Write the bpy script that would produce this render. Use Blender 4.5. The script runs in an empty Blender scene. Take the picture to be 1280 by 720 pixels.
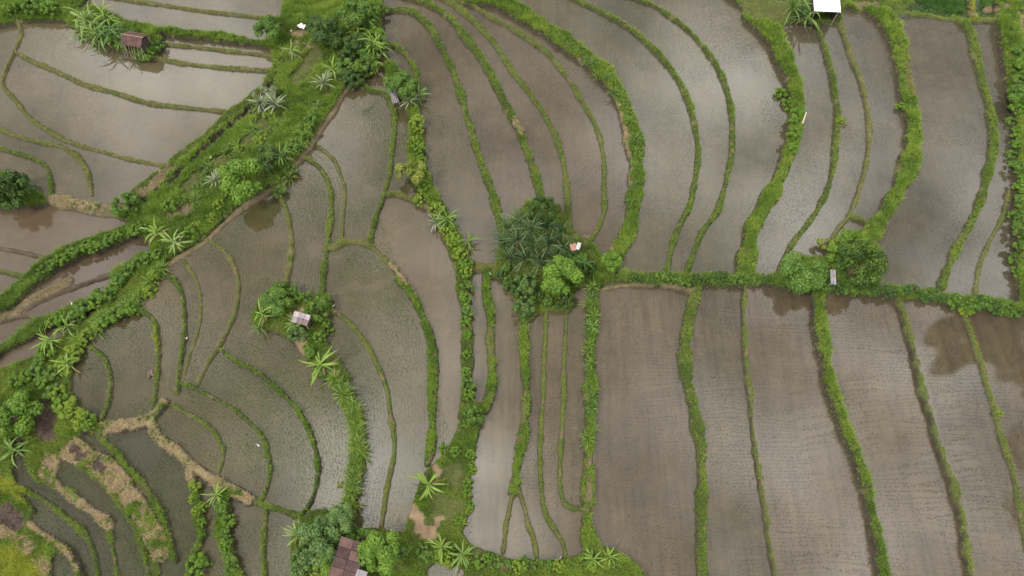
import bpy, math, random
import numpy as np
from mathutils import Vector, Matrix

random.seed(7)
RNG = np.random.default_rng(11)
SC = bpy.context.scene
COL = SC.collection
PI = math.pi

# ------------------------------------------------------------------ camera
CAM_H, TILT, FPX = 75.0, math.radians(25.0), 854.0
CT, ST = math.cos(TILT), math.sin(TILT)

def depth(py):
    return CAM_H / (CT - (360.0 - py) / FPX * ST)

def unproject(px, py, z=0.0):
    """point of the plane at height z seen at a place of the 1280 x 720 photograph"""
    px = np.asarray(px, float); py = np.asarray(py, float)
    u = (px - 640.0) / FPX; v = (360.0 - py) / FPX
    s = (CAM_H - z) / (CT - v * ST)
    return s * u, s * (ST + v * CT)

def project(x, y, z):
    d = np.asarray(z) - CAM_H
    zc = y * ST - d * CT
    return 640 + FPX * x / zc, 360 - FPX * (y * CT + d * ST) / zc

cam_data = bpy.data.cameras.new('camera')
cam = bpy.data.objects.new('camera', cam_data); COL.objects.link(cam)
cam.location = (0, 0, CAM_H); cam.rotation_euler = (TILT, 0, 0)
cam_data.sensor_width = 36.0; cam_data.lens = 36.0 * FPX / 1280.0
cam_data.clip_end = 6000
SC.camera = cam

# ------------------------------------------------------------------ helpers
def tag(o, label=None, cat=None, group=None, kind=None):
    if label: o['label'] = label
    if cat: o['category'] = cat
    if group: o['group'] = group
    if kind: o['kind'] = kind
    return o

def new_mesh(name, verts, faces, mat=None, color=None, smooth=False):
    verts = np.asarray(verts, np.float32); faces = np.asarray(faces, np.int32)
    me = bpy.data.meshes.new(name)
    me.vertices.add(len(verts)); me.vertices.foreach_set('co', verts.ravel())
    k = faces.shape[1]
    me.loops.add(faces.size); me.loops.foreach_set('vertex_index', faces.ravel())
    me.polygons.add(len(faces))
    me.polygons.foreach_set('loop_start', np.arange(0, faces.size, k, dtype=np.int32))
    if smooth:
        me.polygons.foreach_set('use_smooth', np.ones(len(faces), bool))
    me.update(calc_edges=True)
    if color is not None:
        c = np.ones((len(verts), 4), np.float32); color = np.asarray(color); c[:, :color.shape[-1]] = color
        a = me.attributes.new('tone', 'FLOAT_COLOR', 'POINT')
        a.data.foreach_set('color', c.ravel())
    if mat: me.materials.append(mat)
    return me

def link(name, me, parent=None, loc=None, rot=None, scale=None):
    o = bpy.data.objects.new(name, me); COL.objects.link(o)
    if parent: o.parent = parent
    if loc is not None: o.location = loc
    if rot is not None: o.rotation_euler = rot
    if scale is not None: o.scale = scale if hasattr(scale, '__len__') else (scale,) * 3
    return o

class Shape:
    """collects boxes, tubes and quads, then becomes one mesh"""
    def __init__(s): s.v = []; s.f = []; s.c = []; s.tone = (1, 1, 1)
    def add(s, v, f):
        b = len(s.v); s.v += [tuple(p) for p in v]; s.f += [tuple(i + b for i in q) for q in f]
        s.c += [s.tone] * len(v); return s
    def box(s, c, size, m=None):
        x, y, z = [q / 2 for q in size]
        P = [Vector((a * x, b * y, d * z)) for d in (-1, 1) for b in (-1, 1) for a in (-1, 1)]
        if m is not None: P = [m @ p for p in P]
        P = [p + Vector(c) for p in P]
        return s.add(P, [(0, 2, 3, 1), (4, 5, 7, 6), (0, 1, 5, 4), (2, 6, 7, 3), (0, 4, 6, 2), (1, 3, 7, 5)])
    def tube(s, pts, rad, n=7, cap=True):
        pts = [Vector(p) for p in pts]; V = []; F = []
        for i, p in enumerate(pts):
            d = (pts[min(i + 1, len(pts) - 1)] - pts[max(i - 1, 0)]).normalized()
            a = d.orthogonal().normalized() if i == 0 else (prev - d * prev.dot(d)).normalized()
            prev = a; b = d.cross(a)
            for k in range(n):
                t = 2 * PI * k / n
                V.append(p + (a * math.cos(t) + b * math.sin(t)) * rad[i])
        for i in range(len(pts) - 1):
            for k in range(n):
                k2 = (k + 1) % n
                F.append((i * n + k, i * n + k2, (i + 1) * n + k2, (i + 1) * n + k))
        if cap:
            for i in (0, len(pts) - 1):
                ci = len(V); V.append(pts[i])
                for k in range(n):
                    F.append((ci, i * n + k, i * n + (k + 1) % n, ci))
        return s.add(V, F)
    def mesh(s, name, mat, smooth=False):
        me = bpy.data.meshes.new(name)
        fs = [tuple(dict.fromkeys(q)) for q in s.f]
        me.from_pydata([tuple(p) for p in s.v], [], fs); me.update()
        c = np.ones((len(s.v), 4), np.float32); c[:, :3] = np.array(s.c, np.float32)
        a = me.attributes.new('tone', 'FLOAT_COLOR', 'POINT'); a.data.foreach_set('color', c.ravel())
        me.materials.append(mat)
        if smooth: me.polygons.foreach_set('use_smooth', np.ones(len(me.polygons), bool))
        return me

def lattice(x, y, size, seed):
    """smooth value noise in -1..1"""
    r = np.random.default_rng(seed); T = r.uniform(-1, 1, (256, 256))
    fx = np.asarray(x) / size + 1000.0; fy = np.asarray(y) / size + 1000.0
    ix = np.floor(fx).astype(int); iy = np.floor(fy).astype(int)
    tx = fx - ix; ty = fy - iy
    tx = tx * tx * (3 - 2 * tx); ty = ty * ty * (3 - 2 * ty)
    a = T[iy % 256, ix % 256]; b = T[iy % 256, (ix + 1) % 256]
    c = T[(iy + 1) % 256, ix % 256]; d = T[(iy + 1) % 256, (ix + 1) % 256]
    return (a * (1 - tx) + b * tx) * (1 - ty) + (c * (1 - tx) + d * tx) * ty

# ------------------------------------------------------------------ materials
def material(name):
    m = bpy.data.materials.new(name); m.use_nodes = True
    nt = m.node_tree; nt.nodes.clear()
    out = nt.nodes.new('ShaderNodeOutputMaterial')
    b = nt.nodes.new('ShaderNodeBsdfPrincipled')
    nt.links.new(b.outputs[0], out.inputs[0])
    return m, nt, b, out

def N(nt, kind, **kw):
    n = nt.nodes.new(kind)
    for k, v in kw.items():
        if k in n.inputs.keys() if isinstance(k, str) else False: n.inputs[k].default_value = v
        else: setattr(n, k, v)
    return n

def noise(nt, scale, detail=4, rough=.55, vec=None):
    n = nt.nodes.new('ShaderNodeTexNoise')
    n.inputs['Scale'].default_value = scale; n.inputs['Detail'].default_value = detail
    n.inputs['Roughness'].default_value = rough
    if vec is not None: nt.links.new(vec, n.inputs['Vector'])
    return n.outputs['Fac']

def ramp(nt, fac, stops):
    r = nt.nodes.new('ShaderNodeValToRGB'); nt.links.new(fac, r.inputs[0])
    e = r.color_ramp.elements
    while len(e) < len(stops): e.new(.5)
    for q, (p, c) in zip(e, stops):
        q.position = p; q.color = (*c, 1) if len(c) == 3 else c
    return r.outputs[0]

def mix(nt, fac, a, b, mode='MIX'):
    m = nt.nodes.new('ShaderNodeMix'); m.data_type = 'RGBA'; m.blend_type = mode
    for sock, val in ((m.inputs[0], fac), (m.inputs[6], a), (m.inputs[7], b)):
        if isinstance(val, (int, float)): sock.default_value = val
        elif isinstance(val, tuple): sock.default_value = (*val, 1)
        else: nt.links.new(val, sock)
    return m.outputs[2]

def tone_of(nt):
    a = nt.nodes.new('ShaderNodeAttribute'); a.attribute_name = 'tone'
    return a.outputs['Color']

def position(nt):
    return nt.nodes.new('ShaderNodeNewGeometry').outputs['Position']

def objpos(nt):
    return nt.nodes.new('ShaderNodeTexCoord').outputs['Object']

def foliage_material(name, rough=.5, trans=.25):
    m, nt, b, out = material(name)
    c = tone_of(nt)
    nt.links.new(c, b.inputs['Base Color']); b.inputs['Roughness'].default_value = rough
    b.inputs['Specular IOR Level'].default_value = .3
    t = nt.nodes.new('ShaderNodeBsdfTranslucent'); nt.links.new(c, t.inputs[0])
    ms = nt.nodes.new('ShaderNodeMixShader'); ms.inputs[0].default_value = trans
    nt.links.new(b.outputs[0], ms.inputs[1]); nt.links.new(t.outputs[0], ms.inputs[2])
    nt.links.new(ms.outputs[0], out.inputs[0])
    return m

M_GRASS = foliage_material('grass_blades', .6, .3)
M_LEAF = foliage_material('tree_leaves', .45, .25)
M_BLADE_LEAF = foliage_material('long_leaves', .4, .25)
M_RICE = foliage_material('rice_seedling_blades', .6, .2)

def plain(name, base, rough=.8, var=.25, scale=6., bump=.0, tone=True):
    m, nt, b, out = material(name)
    f = noise(nt, scale, 5, .6, objpos(nt))
    lo = tuple(c * (1 - var) for c in base); hi = tuple(min(1, c * (1 + var)) for c in base)
    c = ramp(nt, f, [(.3, lo), (.7, hi)])
    if tone: c = mix(nt, 1.0, c, tone_of(nt), 'MULTIPLY')
    nt.links.new(c, b.inputs['Base Color']); b.inputs['Roughness'].default_value = rough
    if bump:
        bp = nt.nodes.new('ShaderNodeBump'); bp.inputs['Strength'].default_value = bump
        bp.inputs['Distance'].default_value = .05
        nt.links.new(f, bp.inputs['Height']); nt.links.new(bp.outputs[0], b.inputs['Normal'])
    return m

M_BARK = plain('bark', (.16, .12, .085), .9, .35, 5, .4)
M_WOOD = plain('weathered_bamboo', (.36, .31, .24), .8, .3, 4, .2)
M_STEM = plain('green_stem', (.12, .17, .05), .6, .3, 5)
M_RUST = plain('rusty_roof_sheet', (.16, .075, .062), .75, .45, 1.3, .2)
M_GREYSHEET = plain('grey_roof_sheet', (.38, .36, .37), .6, .35, 1.6, .2)
M_WHITESHEET = plain('white_roof_sheet', (.82, .82, .83), .5, .05, 2.)
M_CLOTH = plain('cloth', (.8, .8, .8), .9, .1, 5)
M_FEATHER = plain('white_feathers', (.85, .85, .84), .8, .04, 9)
M_BEAK = plain('yellow_beak', (.6, .4, .06), .5, .1, 9)
M_DARK = plain('dark_timber', (.06, .045, .04), .85, .3, 4)

# soil of the banks: its own colour comes from the kind of bank (tone), mottled by noise
def soil_material():
    m, nt, b, out = material('bank_soil')
    p = position(nt)
    c = mix(nt, 1.0, tone_of(nt), ramp(nt, noise(nt, .9, 6, .65, p), [(.3, (.55, .55, .55)), (.7, (1.25, 1.2, 1.15))]), 'MULTIPLY')
    nt.links.new(c, b.inputs['Base Color']); b.inputs['Roughness'].default_value = .95
    bp = nt.nodes.new('ShaderNodeBump'); bp.inputs['Strength'].default_value = .6; bp.inputs['Distance'].default_value = .08
    nt.links.new(noise(nt, 5, 6, .6, p), bp.inputs['Height']); nt.links.new(bp.outputs[0], b.inputs['Normal'])
    return m
M_SOIL = soil_material()

def water_material():
    m, nt, b, out = material('muddy_water')
    p = position(nt); tn = tone_of(nt)
    big = noise(nt, .10, 4, .55, p)
    mid = noise(nt, .55, 5, .6, p)
    c = mix(nt, 1.0, tn, ramp(nt, big, [(.3, (.76, .78, .76)), (.5, (1, 1, 1)), (.7, (1.16, 1.14, 1.12))]), 'MULTIPLY')
    c = mix(nt, 1.0, c, ramp(nt, mid, [(.3, (.86, .87, .88)), (.72, (1.12, 1.1, 1.06))]), 'MULTIPLY')
    at_ = nt.nodes.new('ShaderNodeAttribute'); at_.attribute_name = 'tone'
    mp2 = nt.nodes.new('ShaderNodeMapping'); mp2.inputs['Scale'].default_value = (1.5, .10, 1)
    nt.links.new(p, mp2.inputs[0])
    stc = ramp(nt, noise(nt, 1.1, 5, .65, mp2.outputs[0]), [(.32, (.76, .75, .73)), (.5, (1, 1, 1)), (.7, (1.15, 1.13, 1.09))])
    c = mix(nt, at_.outputs['Alpha'], c, mix(nt, 1.0, c, stc, 'MULTIPLY'))
    # clods and weed scraps lying just under the surface
    mp = nt.nodes.new('ShaderNodeMapping'); mp.inputs['Scale'].default_value = (1.6, .8, 1)
    nt.links.new(p, mp.inputs[0])
    sp = noise(nt, 2.0, 4, .7, mp.outputs[0]); ar = noise(nt, .17, 3, .6, p)
    k = nt.nodes.new('ShaderNodeMath'); k.operation = 'MULTIPLY'
    nt.links.new(ramp(nt, sp, [(.53, (0, 0, 0)), (.63, (1, 1, 1))]), k.inputs[0])
    nt.links.new(ramp(nt, ar, [(.47, (0, 0, 0)), (.62, (.62, .62, .62))]), k.inputs[1])
    k2 = nt.nodes.new('ShaderNodeMath'); k2.operation = 'MULTIPLY'
    nt.links.new(k.outputs[0], k2.inputs[0]); nt.links.new(at_.outputs['Alpha'], k2.inputs[1])
    c = mix(nt, k2.outputs[0], c, (.04, .033, .024))
    nt.links.new(c, b.inputs['Base Color'])
    b.inputs['IOR'].default_value = 1.62
    rg = ramp(nt, mid, [(.3, (.035, .035, .035)), (.75, (.11, .11, .11))])
    nt.links.new(rg, b.inputs['Roughness'])
    bp = nt.nodes.new('ShaderNodeBump'); bp.inputs['Strength'].default_value = .09; bp.inputs['Distance'].default_value = .02
    nt.links.new(noise(nt, 4.5, 4, .6, p), bp.inputs['Height']); nt.links.new(bp.outputs[0], b.inputs['Normal'])
    return m
M_WATER = water_material()

def ground_material():
    m, nt, b, out = material('valley_ground')
    p = position(nt)
    c = ramp(nt, noise(nt, .05, 6, .6, p), [(.35, (.13, .11, .085)), (.5, (.09, .11, .04)), (.65, (.06, .10, .03))])
    nt.links.new(c, b.inputs['Base Color']); b.inputs['Roughness'].default_value = .9
    return m
M_GROUND = ground_material()

# ------------------------------------------------------------------ the lie of the land
RELIEF = [(1290,100,4.7),(1290,380,4.4),(1290,650,4.2),(1420,100,5.4),(1420,600,5.0),(1000,200,2.6),(1000,600,2.3),(1150,200,3.8),(1150,600,3.5),(1130,400,3.5),(900,600,1.5),(800,200,1.1),(800,600,.8),(700,200,.5),(620,400,0),
 (600,650,0),(500,300,.4),(450,550,.8),(300,400,1.2),(250,550,1.0),(150,480,.9),(150,620,-.5),(50,600,-2.0),(20,690,-1.7),
 (100,350,-1.1),(0,430,-1.8),(-70,100,1.0),(-70,200,.6),(10,200,.5),(250,200,0.1),(330,230,.7),(100,130,.9),(200,20,1.5),(100,270,-.2),(420,150,.8),(500,20,1.2),(650,20,1.2),
 (1100,20,3.3),(900,20,1.9),(300,690,.3),(450,700,.4)]
_rx, _ry = unproject([r[0] for r in RELIEF], [r[1] for r in RELIEF]); _rz = np.array([r[2] for r in RELIEF])

def relief(x, y):
    x = np.asarray(x, float); y = np.asarray(y, float)
    num = np.zeros(np.broadcast(x, y).shape); den = np.zeros_like(num) + 1e-9
    for a, b, c in zip(_rx, _ry, _rz):
        w = 1.0 / ((x - a) ** 2 + (y - b) ** 2 + 20.0) ** 1.5
        num += w * c; den += w
    return num / den

LAND = {'levels': None}
def on_land(px, py):
    z = np.zeros(np.shape(px))
    for _ in range(5):
        x, y = unproject(px, py, z)
        z = relief(x, y) if LAND['levels'] is None else grid_at(LAND['levels'], x, y) + .22
    return x, y, z

# styles: bank height, blade height, blades per m2, soil colour, blade colours
STYLES = {
 'thin':  (.24, .20, 280, (.10, .125, .042), [(.175,.265,.045), (.24,.31,.065), (.12,.205,.03)]),
 'olive': (.24, .18, 240, (.125, .135, .055), [(.21,.255,.06), (.16,.225,.045), (.28,.285,.10)]),
 'green': (.30, .32, 190, (.06, .07, .026), [(.145,.265,.035), (.205,.315,.05), (.09,.18,.024)]),
 'bank':  (.5, .5, 190, (.05, .065, .022), [(.145,.275,.03), (.21,.345,.045), (.085,.18,.022)]),
 'tall':  (.5, .9, 170, (.04, .05, .02), [(.18,.30,.035), (.26,.37,.05), (.10,.21,.025)]),
 'deep':  (.5, .65, 180, (.05, .07, .024), [(.10,.21,.028), (.15,.265,.038), (.19,.31,.05)]),
 'path':  (.28, .14, 110, (.17, .14, .08), [(.20,.20,.07), (.28,.235,.125), (.14,.18,.045)]),
 'dry':   (.5, .34, 130, (.25, .215, .125), [(.40,.37,.19), (.32,.30,.15), (.24,.265,.09)]),
 'straw': (.4, .30, 100, (.10, .078, .062), [(.13,.112,.075), (.20,.17,.105), (.085,.07,.05)]),
 'mud':   (.18, .12, 80, (.10, .08, .055), [(.15,.16,.06), (.18,.15,.09), (.11,.14,.05)]),
 'yard':  (.3, .16, 170, (.10, .11, .04), [(.17,.27,.045), (.22,.29,.07), (.13,.21,.035)]),
 'scrub': (.4, .40, 190, (.07, .09, .03), [(.14,.25,.03), (.20,.30,.045), (.09,.18,.024)]),
 'bare':  (.3, .1, 12, (.27, .195, .125), [(.2,.17,.08), (.26,.2,.11), (.12,.14,.04)]),
 'lime':  (.4, .45, 190, (.09, .10, .02), [(.24,.34,.035), (.32,.40,.05), (.17,.28,.03)]),
 'crop':  (.1, .36, 300, (.03, .05, .015), [(.055,.16,.024), (.085,.205,.03), (.035,.105,.016)]),
 'ditch': (-.35, .2, 60, (.05, .04, .03), [(.10,.16,.03), (.07,.10,.03), (.05,.07,.03)]),
}
STY = list(STYLES)

# banks between the paddies, traced as (width, style, points) on the photograph and laid on the land
BANKS = [
 (7,'thin',[(565,-2),(590,5),(615,22),(640,35),(680,62),(707,93),(730,130),(747,163),(755,200),(755,240),(755,267),(743,293),(730,307)]),
 (9,'thin',[(555,-2),(570,7),(597,30),(620,57),(640,88),(663,117),(683,147),(697,177),(705,207),(709,240),(711,285)]),
 (15,'green',[(520,-2),(533,2),(560,20),(580,43),(600,70),(617,100),(630,127),(650,165),(663,200),(674,237),(677,262)]),
 (14,'green',[(475,15),(495,12),(515,14),(537,33),(553,63),(567,90),(577,123),(587,157),(597,190),(610,227),(615,240),(623,270),(629,292)]),
 (24,'bank',[(598,-2),(625,4),(655,20),(677,34),(702,50),(727,70),(757,93),(777,127),(788,160),(794,193),(795,227),(791,260),(785,290),(770,318),(757,340)]),
 (11,'green',[(717,-2),(743,10),(780,30),(813,57),(840,87),(857,117),(868,153),(873,193),(868,230),(862,257),(847,287),(838,318),(833,345)]),
 (10,'green',[(796,-2),(815,5),(843,23),(870,47),(893,77),(907,107),(915,143),(915,190),(907,230),(897,263),(878,290),(867,317),(857,342)]),
 (24,'bank',[(925,-2),(943,22),(967,45),(977,67),(990,97),(997,133),(993,167),(983,200),(970,230),(953,262),(941,283),(935,310),(931,342)],),
 (9,'green',[(1018,25),(1030,57),(1038,83),(1043,110),(1047,140),(1045,173),(1042,207),(1034,238),(1017,270),(997,296),(983,317),(973,340)]),
 (6,'olive',[(1050,27),(1063,67),(1075,97),(1083,127),(1087,160),(1085,193),(1076,232),(1063,267),(1050,283),(1038,303)]),
 (7,'thin',[(1061,268),(1070,272),(1084,279)]),
 (24,'bank',[(1066,5),(1093,14),(1112,33),(1124,63),(1130,97),(1137,133),(1142,163),(1140,190),(1131,220),(1118,245),(1103,270),(1090,290),(1075,310)]),
 (10,'thin',[(1112,14),(1130,14),(1160,18),(1193,24),(1227,25),(1250,24)]),
 (8,'lime',[(1218,24),(1214,8),(1208,-20),(1200,-60)]),
 (14,'green',[(1193,22),(1212,37),(1220,67),(1227,97),(1235,127),(1242,157),(1242,187),(1235,217),(1227,247),(1217,273),(1200,303),(1187,330),(1177,358)]),
 (4,'olive',[(1262,238),(1253,273),(1237,303),(1225,333),(1220,366)]),
 (20,'deep',[(750,345),(775,345),(800,349),(827,350),(857,350),(893,350),(927,351),(960,351),(993,355),(1043,360),(1093,364),(1127,367),(1167,371),(1207,378),(1247,381),(1283,386)]),
 (7,'path',[(750,362),(775,357),(800,356),(830,357),(850,360),(870,363)]),
 (18,'green',[(872,358),(865,383),(859,410),(856,440),(858,473),(862,487),(870,523),(877,563),(878,603),(877,637),(877,673),(878,722)]),
 (7,'thin',[(931,358),(930,390),(932,427),(935,473),(938,493),(942,540),(948,587),(955,630),(960,667),(970,722)]),
 (17,'bank',[(1020,366),(1023,393),(1028,427),(1035,473),(1039,487),(1051,523),(1064,557),(1078,593),(1088,640),(1097,680),(1104,722)]),
 (8,'thin',[(1121,370),(1129,393),(1138,427),(1148,470),(1152,487),(1163,523),(1177,570),(1190,603),(1202,647),(1208,687),(1213,722)]),
 (8,'thin',[(1203,384),(1213,413),(1227,453),(1235,483),(1244,510),(1253,547),(1267,590),(1276,640),(1282,670)]),
 (20,'bank',[(746,345),(741,373),(740,407),(737,440),(738,473),(738,500),(736,547),(735,587),(735,620),(733,657),(736,692)]),
 (6,'thin',[(708,385),(707,427),(705,457),(705,497),(702,547),(700,590),(702,617),(710,633),(730,636)]),
 (6,'thin',[(683,385),(682,420),(680,453),(679,497),(677,530),(675,573),(677,613),(682,643),(697,667),(705,683),(708,702)]),
 (6,'olive',[(645,610),(652,622),(661,655),(669,680),(672,704)]),
 (16,'bank',[(655,385),(655,410),(655,440),(657,473),(658,497),(655,537),(647,580),(642,615)]),
 (6,'olive',[(642,610),(637,635),(633,655),(629,690)]),
 (16,'bank',[(608,338),(608,367),(613,393),(613,427),(615,467),(613,490),(606,512)]),
 (18,'green',[(585,330),(578,360),(583,390),(584,427),(584,467),(584,495),(578,520)]),
 (16,'olive',[(570,330),(590,333),(610,335),(640,338)]),
 (24,'bank',[(488,85),(500,105),(515,135),(520,173),(520,200),(533,232),(545,255),(556,272),(566,300),(576,325),(580,345)]),
 (10,'green',[(478,52),(495,58),(507,68),(519,87),(523,112)]),
 (10,'green',[(440,102),(463,112),(480,117),(490,133),(493,157),(490,187),(488,213),(480,243),(467,280),(462,305)]),
 (8,'thin',[(478,243),(495,242),(515,250),(535,258)]),
 (10,'olive',[(405,312),(417,308),(430,302),(453,303),(470,313),(490,333),(505,352)]),
 (16,'bank',[(500,347),(520,378),(533,407),(540,433),(541,473),(540,500),(540,530),(539,560),(534,580)]),
 (11,'green',[(383,198),(400,210),(411,230),(414,250),(413,273),(408,313),(404,343),(403,378)]),
 (5,'olive',[(398,182),(417,200),(426,220),(431,240),(428,273),(427,302)]),
 (8,'olive',[(345,238),(357,260),(363,290),(363,320),(357,356)]),
 (7,'thin',[(410,384),(433,400),(453,423),(467,447),(479,475),(484,490),(488,520),(493,553),(490,580),(483,613),(476,662)]),
 (11,'path',[(445,100),(430,115),(417,137),(403,157),(387,183),(370,205),(350,230),(310,254),(290,270),(270,288),(252,304),(230,316),(203,335)]),
 (7,'olive',[(262,300),(283,317),(295,340),(297,367),(292,393),(280,420),(270,437),(257,457),(246,480)]),
 (5,'olive',[(228,324),(243,347),(250,370),(250,393),(245,420),(238,440),(230,465)]),
 (9,'green',[(200,342),(217,350),(227,367),(230,390),(230,417),(227,440),(223,470),(221,490)]),
 (9,'green',[(160,382),(183,392),(193,403),(197,427),(198,453),(196,477),(192,508)]),
 (8,'green',[(112,433),(130,447),(137,467),(138,487),(134,508),(127,523)]),
 (7,'bank',[(275,436),(293,450),(320,464),(340,480),(355,494),(370,510),(383,533),(393,557),(397,580),(395,607),(387,630),(376,644)]),
 (7,'green',[(222,478),(247,487),(267,497),(290,510),(310,527),(328,547),(337,580),(334,607),(325,628)]),
 (6,'thin',[(215,507),(240,520),(260,533),(273,550),(278,570),(273,590)]),
 (17,'dry',[(130,536),(150,533),(180,527),(194,517),(205,503)]),
 (17,'dry',[(188,525),(195,545),(217,561),(243,583),(267,600),(290,612),(312,625)]),
 (13,'green',[(305,622),(327,630),(350,637),(375,646)]),
 (9,'scrub',[(118,540),(143,563),(163,587),(183,610),(197,633),(210,660),(217,690),(220,700)]),
 (8,'scrub',[(100,580),(118,595),(135,610),(153,633),(170,660),(181,690),(186,722)]),
 (30,'dry',[(92,562),(113,574),(137,590),(157,612),(177,640),(192,665),(203,690)]),
 (15,'dry',[(68,578),(66,600),(85,618),(108,634),(128,648),(137,658)]),
 (13,'green',[(134,654),(139,675),(144,700),(148,722)]),
 (12,'green',[(14,604),(33,614),(50,622),(72,638),(88,652),(106,667),(117,690),(123,722)]),
 (10,'dry',[(36,655),(60,671),(83,687),(96,705),(101,722)]),
 (8,'green',[(197,690),(197,722)]),
 (14,'scrub',[(236,590),(246,620),(248,645),(252,670),(240,700),(236,722)]),
 (20,'bank',[(283,618),(280,640),(277,667),(287,695),(297,722)]),
 (10,'green',[(332,637),(329,680),(331,722)]),
 (20,'tall',[(418,473),(432,492),(443,520),(447,557),(446,585),(440,613),(437,645)]),
 # upper left terraces
 (7,'olive',[(22,25),(26,43),(17,63),(5,90),(3,107),(17,123),(37,147),(60,163),(87,177),(123,188),(160,198),(203,206)]),
 (6,'olive',[(18,64),(43,77),(73,90),(107,105),(143,115),(180,127),(220,133),(260,137),(284,139)]),
 (8,'olive',[(-2,160),(20,170),(47,177),(73,182),(93,193),(108,213),(114,243)]),
 (9,'green',[(-2,184),(23,192),(47,200),(60,213),(65,243)]),
 (7,'olive',[(150,-2),(200,5),(253,13),(300,18),(330,22),(350,22)]),
 (15,'bank',[(160,31),(200,38),(233,43),(273,47),(320,55),(345,58)]),
 (7,'olive',[(188,71),(227,78),(267,83),(320,87),(345,88)]),
 (5,'olive',[(200,54),(225,56),(260,60),(320,67),(345,70)]),
 (17,'green',[(345,88),(330,110),(310,127),(290,143),(267,163),(240,186),(213,207),(190,226),(165,244)]),
 (18,'path',[(60,248),(85,254),(110,260),(135,264),(160,262)]),
 (9,'bank',[(-2,33),(30,26),(60,25),(95,28)]),
 (26,'deep',[(185,280),(167,288),(133,302),(100,313),(70,328),(43,348),(17,370),(-2,384)]),
 (5,'mud',[(-2,310),(27,315),(55,322)]),
 (6,'thin',[(-2,338),(20,343),(38,349)]),
 (16,'path',[(85,352),(60,366),(35,378),(15,392),(-2,398)]),
 (7,'mud',[(28,388),(67,368),(100,356),(136,343)]),
 (6,'mud',[(-2,402),(30,394)]), (4,'mud',[(33,393),(38,408)]),
 (22,'deep',[(180,322),(150,350),(143,366),(117,379),(87,391),(57,406),(30,421),(-2,440)]),
]

# patches of other growth on the banks
PATCHES = [
 (8,'dry',[(722,78),(740,97),(760,120),(774,145),(781,175),(786,205),(786,232)]),
 (7,'dry',[(776,262),(770,290),(762,310)]),
 (9,'olive',[(577,135),(580,150),(585,165)]), (9,'dry',[(645,152),(652,168)]),
 (14,'olive',[(1133,70),(1137,95),(1140,115)]),
 (7,'path',[(735,575),(736,600),(735,622),(733,640)]),
 (11,'olive',[(654,510),(655,525)]), (10,'olive',[(584,385),(584,410)]), (8,'olive',[(613,420),(614,460)]),
 (8,'dry',[(485,325),(498,338),(505,350)]),
 (16,'bare',[(377,420),(381,436)]), (9,'bare',[(362,395),(378,388)]), (9,'bare',[(410,462),(420,468)]),
 (16,'bare',[(517,640),(526,655),(538,668)]), (12,'bare',[(541,578),(548,592)]), (10,'bare',[(548,655),(560,640)]),
 (11,'straw',[(93,563),(112,573),(130,588)]), (9,'straw',[(108,541),(124,552)]),
 (26,'straw',[(52,512),(58,530),(62,545)]), (28,'straw',[(8,640),(20,655)]), (22,'dry',[(5,665),(30,680),(50,700),(60,715)]),
 (16,'dry',[(62,575),(58,600)]), (15,'scrub',[(60,555),(75,560)]),
 (26,'dry',[(245,590),(262,602)]), (12,'dry',[(90,253),(115,258)]),
 (16,'lime',[(5,605),(25,618),(35,625)]), (26,'bank',[(300,205),(330,165),(365,125)]), (16,'bank',[(255,225),(280,210)]), (40,'lime',[(0,695),(25,705),(45,722)]),
 (12,'bank',[(365,90),(378,80)]), (30,'yard',[(345,130),(330,165),(305,190)]),
 (22,'yard',[(395,70),(372,100)]), (20,'path',[(215,268),(232,262)]), (24,'yard',[(240,235),(265,215),(285,200)]),
 (12,'bare',[(370,45),(382,42)]), (10,'dry',[(372,55),(386,60)]), (10,'bare',[(430,25),(440,32)]),
 (24,'yard',[(545,620),(560,640)]), (22,'yard',[(560,595),(575,600)]),
 (9,'path',[(1070,8),(1095,8)]), (10,'path',[(1210,18),(1235,14),(1260,8)]), (7,'dry',[(1277,-60),(1277,50)]),
 (60,'yard',[(940,-60),(955,5)]), (22,'yard',[(965,20),(985,26)]),
 (5,'ditch',[(352,75),(344,98),(328,122),(300,150),(272,172),(245,198),(218,225),(190,243),(165,262)]), (12,'path',[(212,212),(195,230),(178,243)]),
 (9,'lime',[(194,415),(195,440)]), (8,'path',[(600,700),(640,712)]), (14,'dry',[(170,525),(150,530)]),
]

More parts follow.
